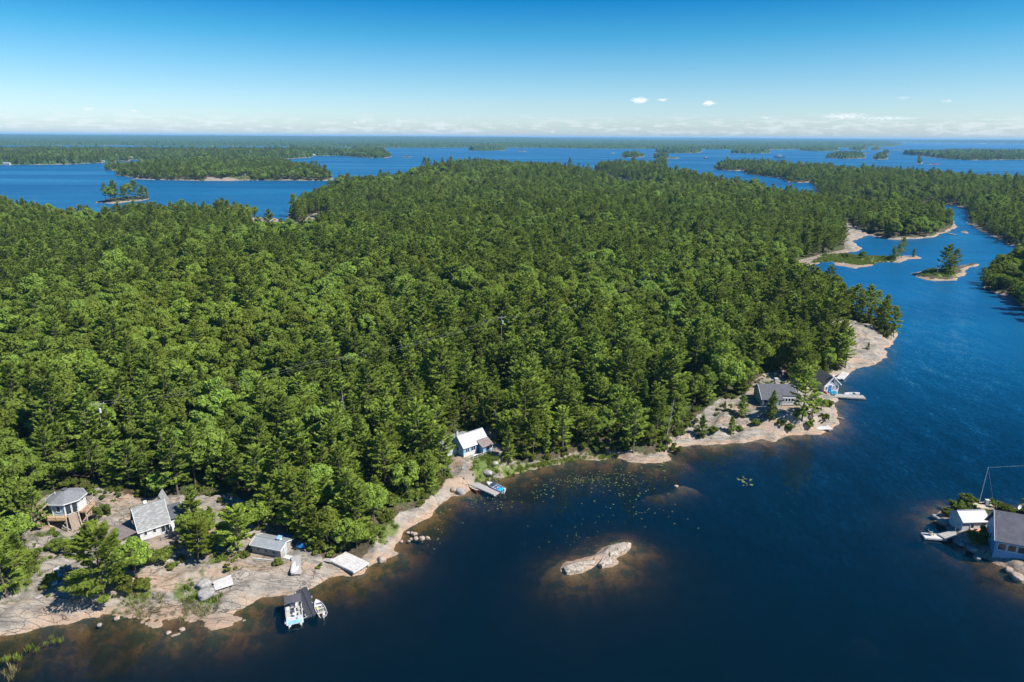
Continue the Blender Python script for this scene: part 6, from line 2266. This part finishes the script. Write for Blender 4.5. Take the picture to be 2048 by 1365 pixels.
boulder((764, 1121), .85, 'round pink boulder at the water past the square dock platform', M_PINKROCK, .75)
boulder((408, 1172), 1.15, 'round pale grey boulder left of the plank walkway', M_GREYROCK, .7)
boulder((414, 1190), 1.35, 'flat pale grey boulder with patches below the round one by the plank walkway', M_GREYROCK, .45)
boulder((920, 984), .95, 'dark cracked boulder at the waterline beside the red canoe', M_GREYROCK, .7)
boulder((908, 981), .7, 'smaller pink boulder behind the dark cracked one near the red canoe', M_PINKROCK, .7)
boulder((976, 936), 1.0, 'pale boulder in the grass in front of the white-roofed cottage', M_GREYROCK, .6)
boulder((990, 938), .7, 'whitish boulder farther from the cottage steps in the grass', M_GREYROCK, .6)
boulder((1048, 905), .9, 'pale boulder beside the cone shaped pine by the white-roofed cottage', M_GREYROCK, .7)


def rock_slab(pxy, la, lb, h, hd, label, mt, tilt=(0, 0), seed=0):
    """angular block of bedrock with worn edges"""
    g_ = np.random.default_rng(seed)
    p_ = on_ground(*pxy)
    n_ = 9
    an = np.sort(g_.uniform(0, 2 * math.pi, n_))
    base = [(la * math.cos(a) * g_.uniform(.8, 1.15), lb * math.sin(a) * g_.uniform(.75, 1.2)) for a in an]
    k0 = G().add([(x, y, -.8) for x, y in base] + [(x * .97, y * .97, h * .55) for x, y in base] + [(x * .74 + g_.normal(0, .06), y * .70 + g_.normal(0, .06), h * g_.uniform(.85, 1.1)) for x, y in base] + [(0, 0, h * 1.05)],
                 [(i, (i + 1) % n_, n_ + (i + 1) % n_, n_ + i) for i in range(n_)] + [(n_ + i, n_ + (i + 1) % n_, 2 * n_ + (i + 1) % n_, 2 * n_ + i) for i in range(n_)] + [(2 * n_ + i, 2 * n_ + (i + 1) % n_, 3 * n_) for i in range(n_)])
    o = k0.build('boulder', mt, None, None, .07)
    o.location, o.rotation_euler = (p_[0], p_[1], max(p_[2], 0) * .5), (tilt[0], tilt[1], hd)
    return tag(o, label, 'boulder')


M_PALEROCK = mat('pale jointed rock', weather((.16, .13, .105), (.35, .30, .25), 2.6, rough=.92, bumpy=1.0, lo=.36, hi=.6))
rock_slab((1245, 1096), 1.9, 1.0, .75, .75, 'pale cracked block at the highest end of the bare rock islet in the bay', M_PALEROCK, (.05, -.08), 1)
rock_slab((1224, 1104), 1.7, 1.3, .6, .6, 'tan block beside the highest end of the bare rock islet in the bay', M_PALEROCK, (-.06, .05), 2)
rock_slab((1212, 1121), 2.0, .95, .45, .9, 'pale wedge on the middle of the bare rock islet in the bay', M_PALEROCK, (.1, .05), 3)
rock_slab((1150, 1134), 2.3, 1.1, .5, .5, 'low block on the thin end of the bare rock islet in the bay', M_PALEROCK, (.06, 0), 4)
rock_slab((1178, 1125), 1.7, .8, .38, .6, 'small pale block on the neck of the bare rock islet in the bay', M_PALEROCK, (0, .08), 5)
for a, b, z_ in ((816, 1066, .3), (824, 1067, .35), (830, 1069, .4), (822, 1079, .3), (832, 1078, .45), (844, 1078, .5), (855, 1077, .4), (803, 1084, .35), (818, 1083, .25)):
    boulder((a, b), z_, 'small pale stone in the row standing out of the shallows past the grassy bank', M_PINKROCK, .7, 'stones in the shallows', .2)
boulder((199, 1251), .35, 'white stone alone in the brown shallows near the bare shore slab', M_GREYROCK, .7)
boulder((234, 1238), .45, 'pale stone in the shallows before the reeds', M_PINKROCK, .6)
boulder((337, 1266), .32, 'small pale stone beside the narrow flat ledge in the shallows', M_PINKROCK, .6)
boulder((364, 1260), .42, 'pale stone at the tip of the narrow flat ledge in the shallows', M_PINKROCK, .6)
boulder((1353, 973), .4, 'tip of a pink rock just breaking the water over a shoal', M_PINKROCK, .5)
boulder((78, 1196), .55, 'dark grey stone on the soil above the bare shore slab', M_GREYROCK, .6)
for a, b, z_, t_ in ((2018, 1142, .8, 'pale rock on the waterline below the big blue cottage, nearest the islet bank'), (2034, 1156, 1.0, 'larger pale rock on the waterline below the big blue cottage'), (1955, 1117, .6, 'small rock in the water in front of the blue cottage bank'),
                     (1886, 1046, .9, 'tan rock at the pointed end of the cottage islet'), (1872, 1036, .7, 'outermost rock at the pointed end of the cottage islet'), (1923, 1090, .7, 'dark rock under the gangway of the cottage islet'), (1945, 1100, .8, 'grey rock on the bank below the scrubby bush of the islet')):
    boulder((a, b), z_, t_, M_PINKROCK if 'tan' in t_ or 'pale' in t_ else M_GREYROCK, .6)

# ------------------------------------------------------------------ dead trees, poles, wires
for i, (px, py, H, tilt, lb) in enumerate(SNAGS):
    p = on_ground(px, py)
    V_, F_2 = snag_shape(200 + i, H)
    o = thing('dead_tree', lb, 'tree', tuple(p - [0, 0, .2]), random.random() * 6 if not tilt else 0)
    if tilt:
        o.rotation_euler = (0, tilt, 0)
    link(bpy.data.objects.new('trunk', np_mesh('dead_trunk', V_[:24], F_2[:12], [M_SNAG])), o)
    link(bpy.data.objects.new('branch', np_mesh('dead_branches', V_[24:], F_2[12:] - 24, [M_SNAG])), o)['kind'] = 'stuff'


def pole_top(px, py, z):
    return at(px, py, z)


tops = [at(-70, 780, 16), at(195, 806, 16), at(620, 727, 16.5), at(1003, 634, 17.5), at(1206, 597, 17.5), at(1364, 507, 18)]
plabels = [None, 'utility pole with a crossarm and transformer in the woods behind the octagonal cottage', None, 'tall utility pole with a crossarm standing over the middle of the woods', None, None]
for i, tp in enumerate(tops):
    gz = float(ground(tp[0], tp[1])[0])
    if plabels[i] is None:
        continue
    o = thing('utility_pole', plabels[i], 'pole', (tp[0], tp[1], gz - .5), R(20), 'poles of the power line')
    h_ = tp[2] - gz + .5
    G().tube((0, 0, 0), (0, 0, h_ + .3), .13, .085, 8).build('shaft', M_POLE, o)
    G().box(-1.2, 1.2, -.06, .06, h_ - .35, h_ - .22).build('crossarm', M_POLE, o)
    for x in (-1.1, 0, 1.1):
        G().tube((x, 0, h_ - .22), (x, 0, h_ + .02), .05, .04, 6).build('insulator', M_TRIM, o)
    G().tube((.28, -.25, h_ - 2.2), (.28, -.25, h_ - 1.2), .24, .24, 10).build('transformer', M_STEEL, o)
for w_i, off in enumerate((-1.1, 1.1)):
    g = G()
    for a, b in zip(tops[:-1], tops[1:]):
        d_ = (b - a)[:2]
        u_ = np.array([-d_[1], d_[0], 0]) / np.linalg.norm(d_)
        pts = [a + (b - a) * t + u_ * off * .8 - np.array([0, 0, 1.6 * 4 * t * (1 - t)]) for t in np.linspace(0, 1, 9)]
        for p, q in zip(pts[:-1], pts[1:]):
            g.tube(p, q, .009, .009, 4)
    o = g.build('power_line', M_WIRE)
    tag(o, ('lower' if w_i == 0 else 'upper') + ' of the two wires of the power line crossing the woods', 'wire')


# ------------------------------------------------------------------ far cottages, docks and boats
def far_house(name, label, px, py, L_, D_, H_, rise, yaw_, wall, roof, z=None, cat='cottage', px_off=0):
    p = on_ground(px, py) if z is None else at(px, py, z)
    o = thing(name, label, cat, (p[0], p[1], p[2]), yaw_)
    g_ = G().extrude_x([(-D_ / 2, -1.5), (D_ / 2, -1.5), (D_ / 2, H_), (0, H_ + rise), (-D_ / 2, H_)], -L_ / 2, L_ / 2)
    g_.build('wall', wall, o)
    for s_ in (-1, 1):
        G().slab([(-L_ / 2 - .5, s_ * (D_ / 2 + .6), H_ - .1), (L_ / 2 + .5, s_ * (D_ / 2 + .6), H_ - .1), (L_ / 2 + .5, s_ * .003, H_ + rise + .3), (-L_ / 2 - .5, s_ * .003, H_ + rise + .3)], .2).build('roof', roof, o)
    for t in (-.32, 0, .32):
        window(o, (t * L_, -D_ / 2 - .001, H_ * .55), (1, 0, 0), (0, -1, 0), L_ * .16, H_ * .4)
    return o


far_house('lodge', 'dark wide-roofed lodge on the rock of the long wooded island across the bay', 367, 350, 11.5, 6.5, 2.7, 2.3, R(4), M_WALL_GREY, M_ROOF_METAL)
far_house('cottage', 'reddish cottage in the clearing on the long wooded island across the bay', 488, 351, 6.5, 5.0, 2.7, 2.2, R(-8), M_WALL_PALE, M_ROOF_BROWN)
far_house('boathouse', 'tiny white hut on the dock at the tip of the long wooded island', 279, 356, 2.2, 2.2, 2.0, 1.1, 0, M_WALL_PALE, M_ROOF_METAL, None, 'hut')
far_house('cottage', 'pale cottage at the left photo edge on the far mainland shore', 14, 328, 14.4, 7.2, 3.4, 2.5, R(3), M_WALL_PALE, M_ROOF_METAL)
far_house('cottage', 'grey cottage in a clearing on the far mainland shore, right of the pale one', 102, 326, 15.8, 7.9, 3.4, 2.9, R(-3), M_WALL_GREY, M_ROOF_METAL)
far_house('cottage', 'flat looking cottage on the bare rock of the far mainland shore', 204, 324, 13.0, 6.5, 2.7, 1.8, R(4), M_WALL_PALE, M_ROOF_OLD)
far_house('cottage', 'whitish cottage by the narrow inlet behind the long wooded island', 263, 319, 10.1, 6.5, 4.1, 2.5, 0, M_WALL_PALE, M_ROOF_METAL)
far_house('cottage', 'white cottage on the shore of the far point, nearest its landward end', 628, 312, 8.6, 6.5, 4.1, 2.9, 0, M_WALL_PALE, M_ROOF_WHITE)
far_house('cottage', 'white cottage in the middle of the far point shore', 690, 311, 9.4, 6.5, 4.1, 2.9, 0, M_WALL_PALE, M_ROOF_OLD)
far_house('cottage', 'red roofed cottage near the end of the far point', 727, 314, 8.6, 6.5, 4.8, 2.9, 0, M_WALL_PALE, mat('red roof', weather((.30, .06, .05), (.36, .10, .08), 1)))
far_house('cottage', 'white roofed cottage up on the very end of the far point', 752, 309, 14.4, 7.2, 6.1, 2.9, 0, M_WALL_PALE, M_ROOF_WHITE)
far_house('boathouse', 'white roofed boathouse at the head of the narrow bay on the right', 1648, 379, 8.6, 5.0, 3.1, 1.8, R(8), M_WALL_PALE, M_ROOF_WHITE, .8, 'boathouse')
far_house('boathouse', 'lower grey boathouse beside the white roofed one in the narrow bay', 1652, 386, 7.9, 5.0, 2.4, 1.4, R(-4), M_WALL_PALE, M_ROOF_OLD, .8, 'boathouse')
far_house('cottage', 'grey roofed cottage up in the trees behind the two boathouses', 1663, 366, 8.6, 5.8, 6.1, 2.2, R(12), M_WALL_PALE, M_ROOF_OLD)
far_house('cottage', 'white roofed cottage alone in the trees right of the boathouses', 1720, 388, 5.0, 4.3, 5.4, 1.6, R(25), M_WALL_PALE, M_ROOF_WHITE)
far_house('cottage', 'brown roofed cottage hidden in the trees left of the river mouth', 1838, 429, 6.5, 5.0, 5.1, 2.2, R(-20), M_WALL_GREY, M_ROOF_BROWN)
far_house('cottage', 'pale cottage on the longest wooded islet beyond the right hand woods', 1716, 314, 11.5, 6.5, 4.1, 2.9, 0, M_WALL_PALE, M_ROOF_OLD)
dock('far_dock', 'short dock with a pale boat on the right bank of the river mouth', (1936, 449), (1946, 448), 3.0, .6, M_WOOD_GREY, False)
dock('far_dock', 'thin dock slanting off the rock point opposite the river mouth', (1895, 466), (1912, 470), 1.6, .5, M_WOOD_GREY, False)
dock('far_dock', 'long pale dock at the tip of the long wooded island across the bay', (266, 358.2), (308, 359.6), 5.0, .8, M_WOOD_PALE, False, .5)


def far_boat(label, px, py, L_, B_, yaw_, mt, cabin=True, name='speedboat', cat='boat'):
    p = at(px, py, .2)
    o = thing(name, label, cat, (p[0], p[1], -.2), yaw_)
    V_, F_2, rows_ = hull(L_, B_, L_ * .14)
    G().add(V_, F_2).build('hull', mt, o)
    G().slab([(-B_ * .42, L_ * .1, L_ * .15), (B_ * .42, L_ * .1, L_ * .15), (.03, L_ * .47, L_ * .18), (-.03, L_ * .47, L_ * .18)], .05).build('foredeck', mt, o)
    if cabin:
        G().box(-B_ * .32, B_ * .32, -L_ * .2, L_ * .12, L_ * .13, L_ * .3).build('cabin', M_GEL, o, None, .1)
    return o


far_boat('pale boat moored at the short dock by the river mouth', 1941, 446, 6, 2.2, R(-90), M_GEL)
far_boat('long white cruiser on the open water beyond the narrow bay', 1558, 316.4, 42, 10, R(80), M_GEL)
far_boat('white boat on the open water, left of the two small rock islets', 1226, 308, 16, 5, R(-80), M_GEL)
far_boat('white boat between the two small rock islets on the open water', 1300, 312, 18, 5, R(85), M_GEL)
far_boat('reddish boat on the open water past the rock islets', 1412, 317.5, 20, 6, R(95), M_RED, True)
far_boat('small white boat left of the long white cruiser', 1454, 311.6, 14, 5, R(20), M_GEL, True)
kayak('raft', 'thin red line of a swim raft near the lone round islet on the right', 'raft', (1864, 329.5), (1880, 329.3), .3, 5, M_RED, 1.2, False, False)
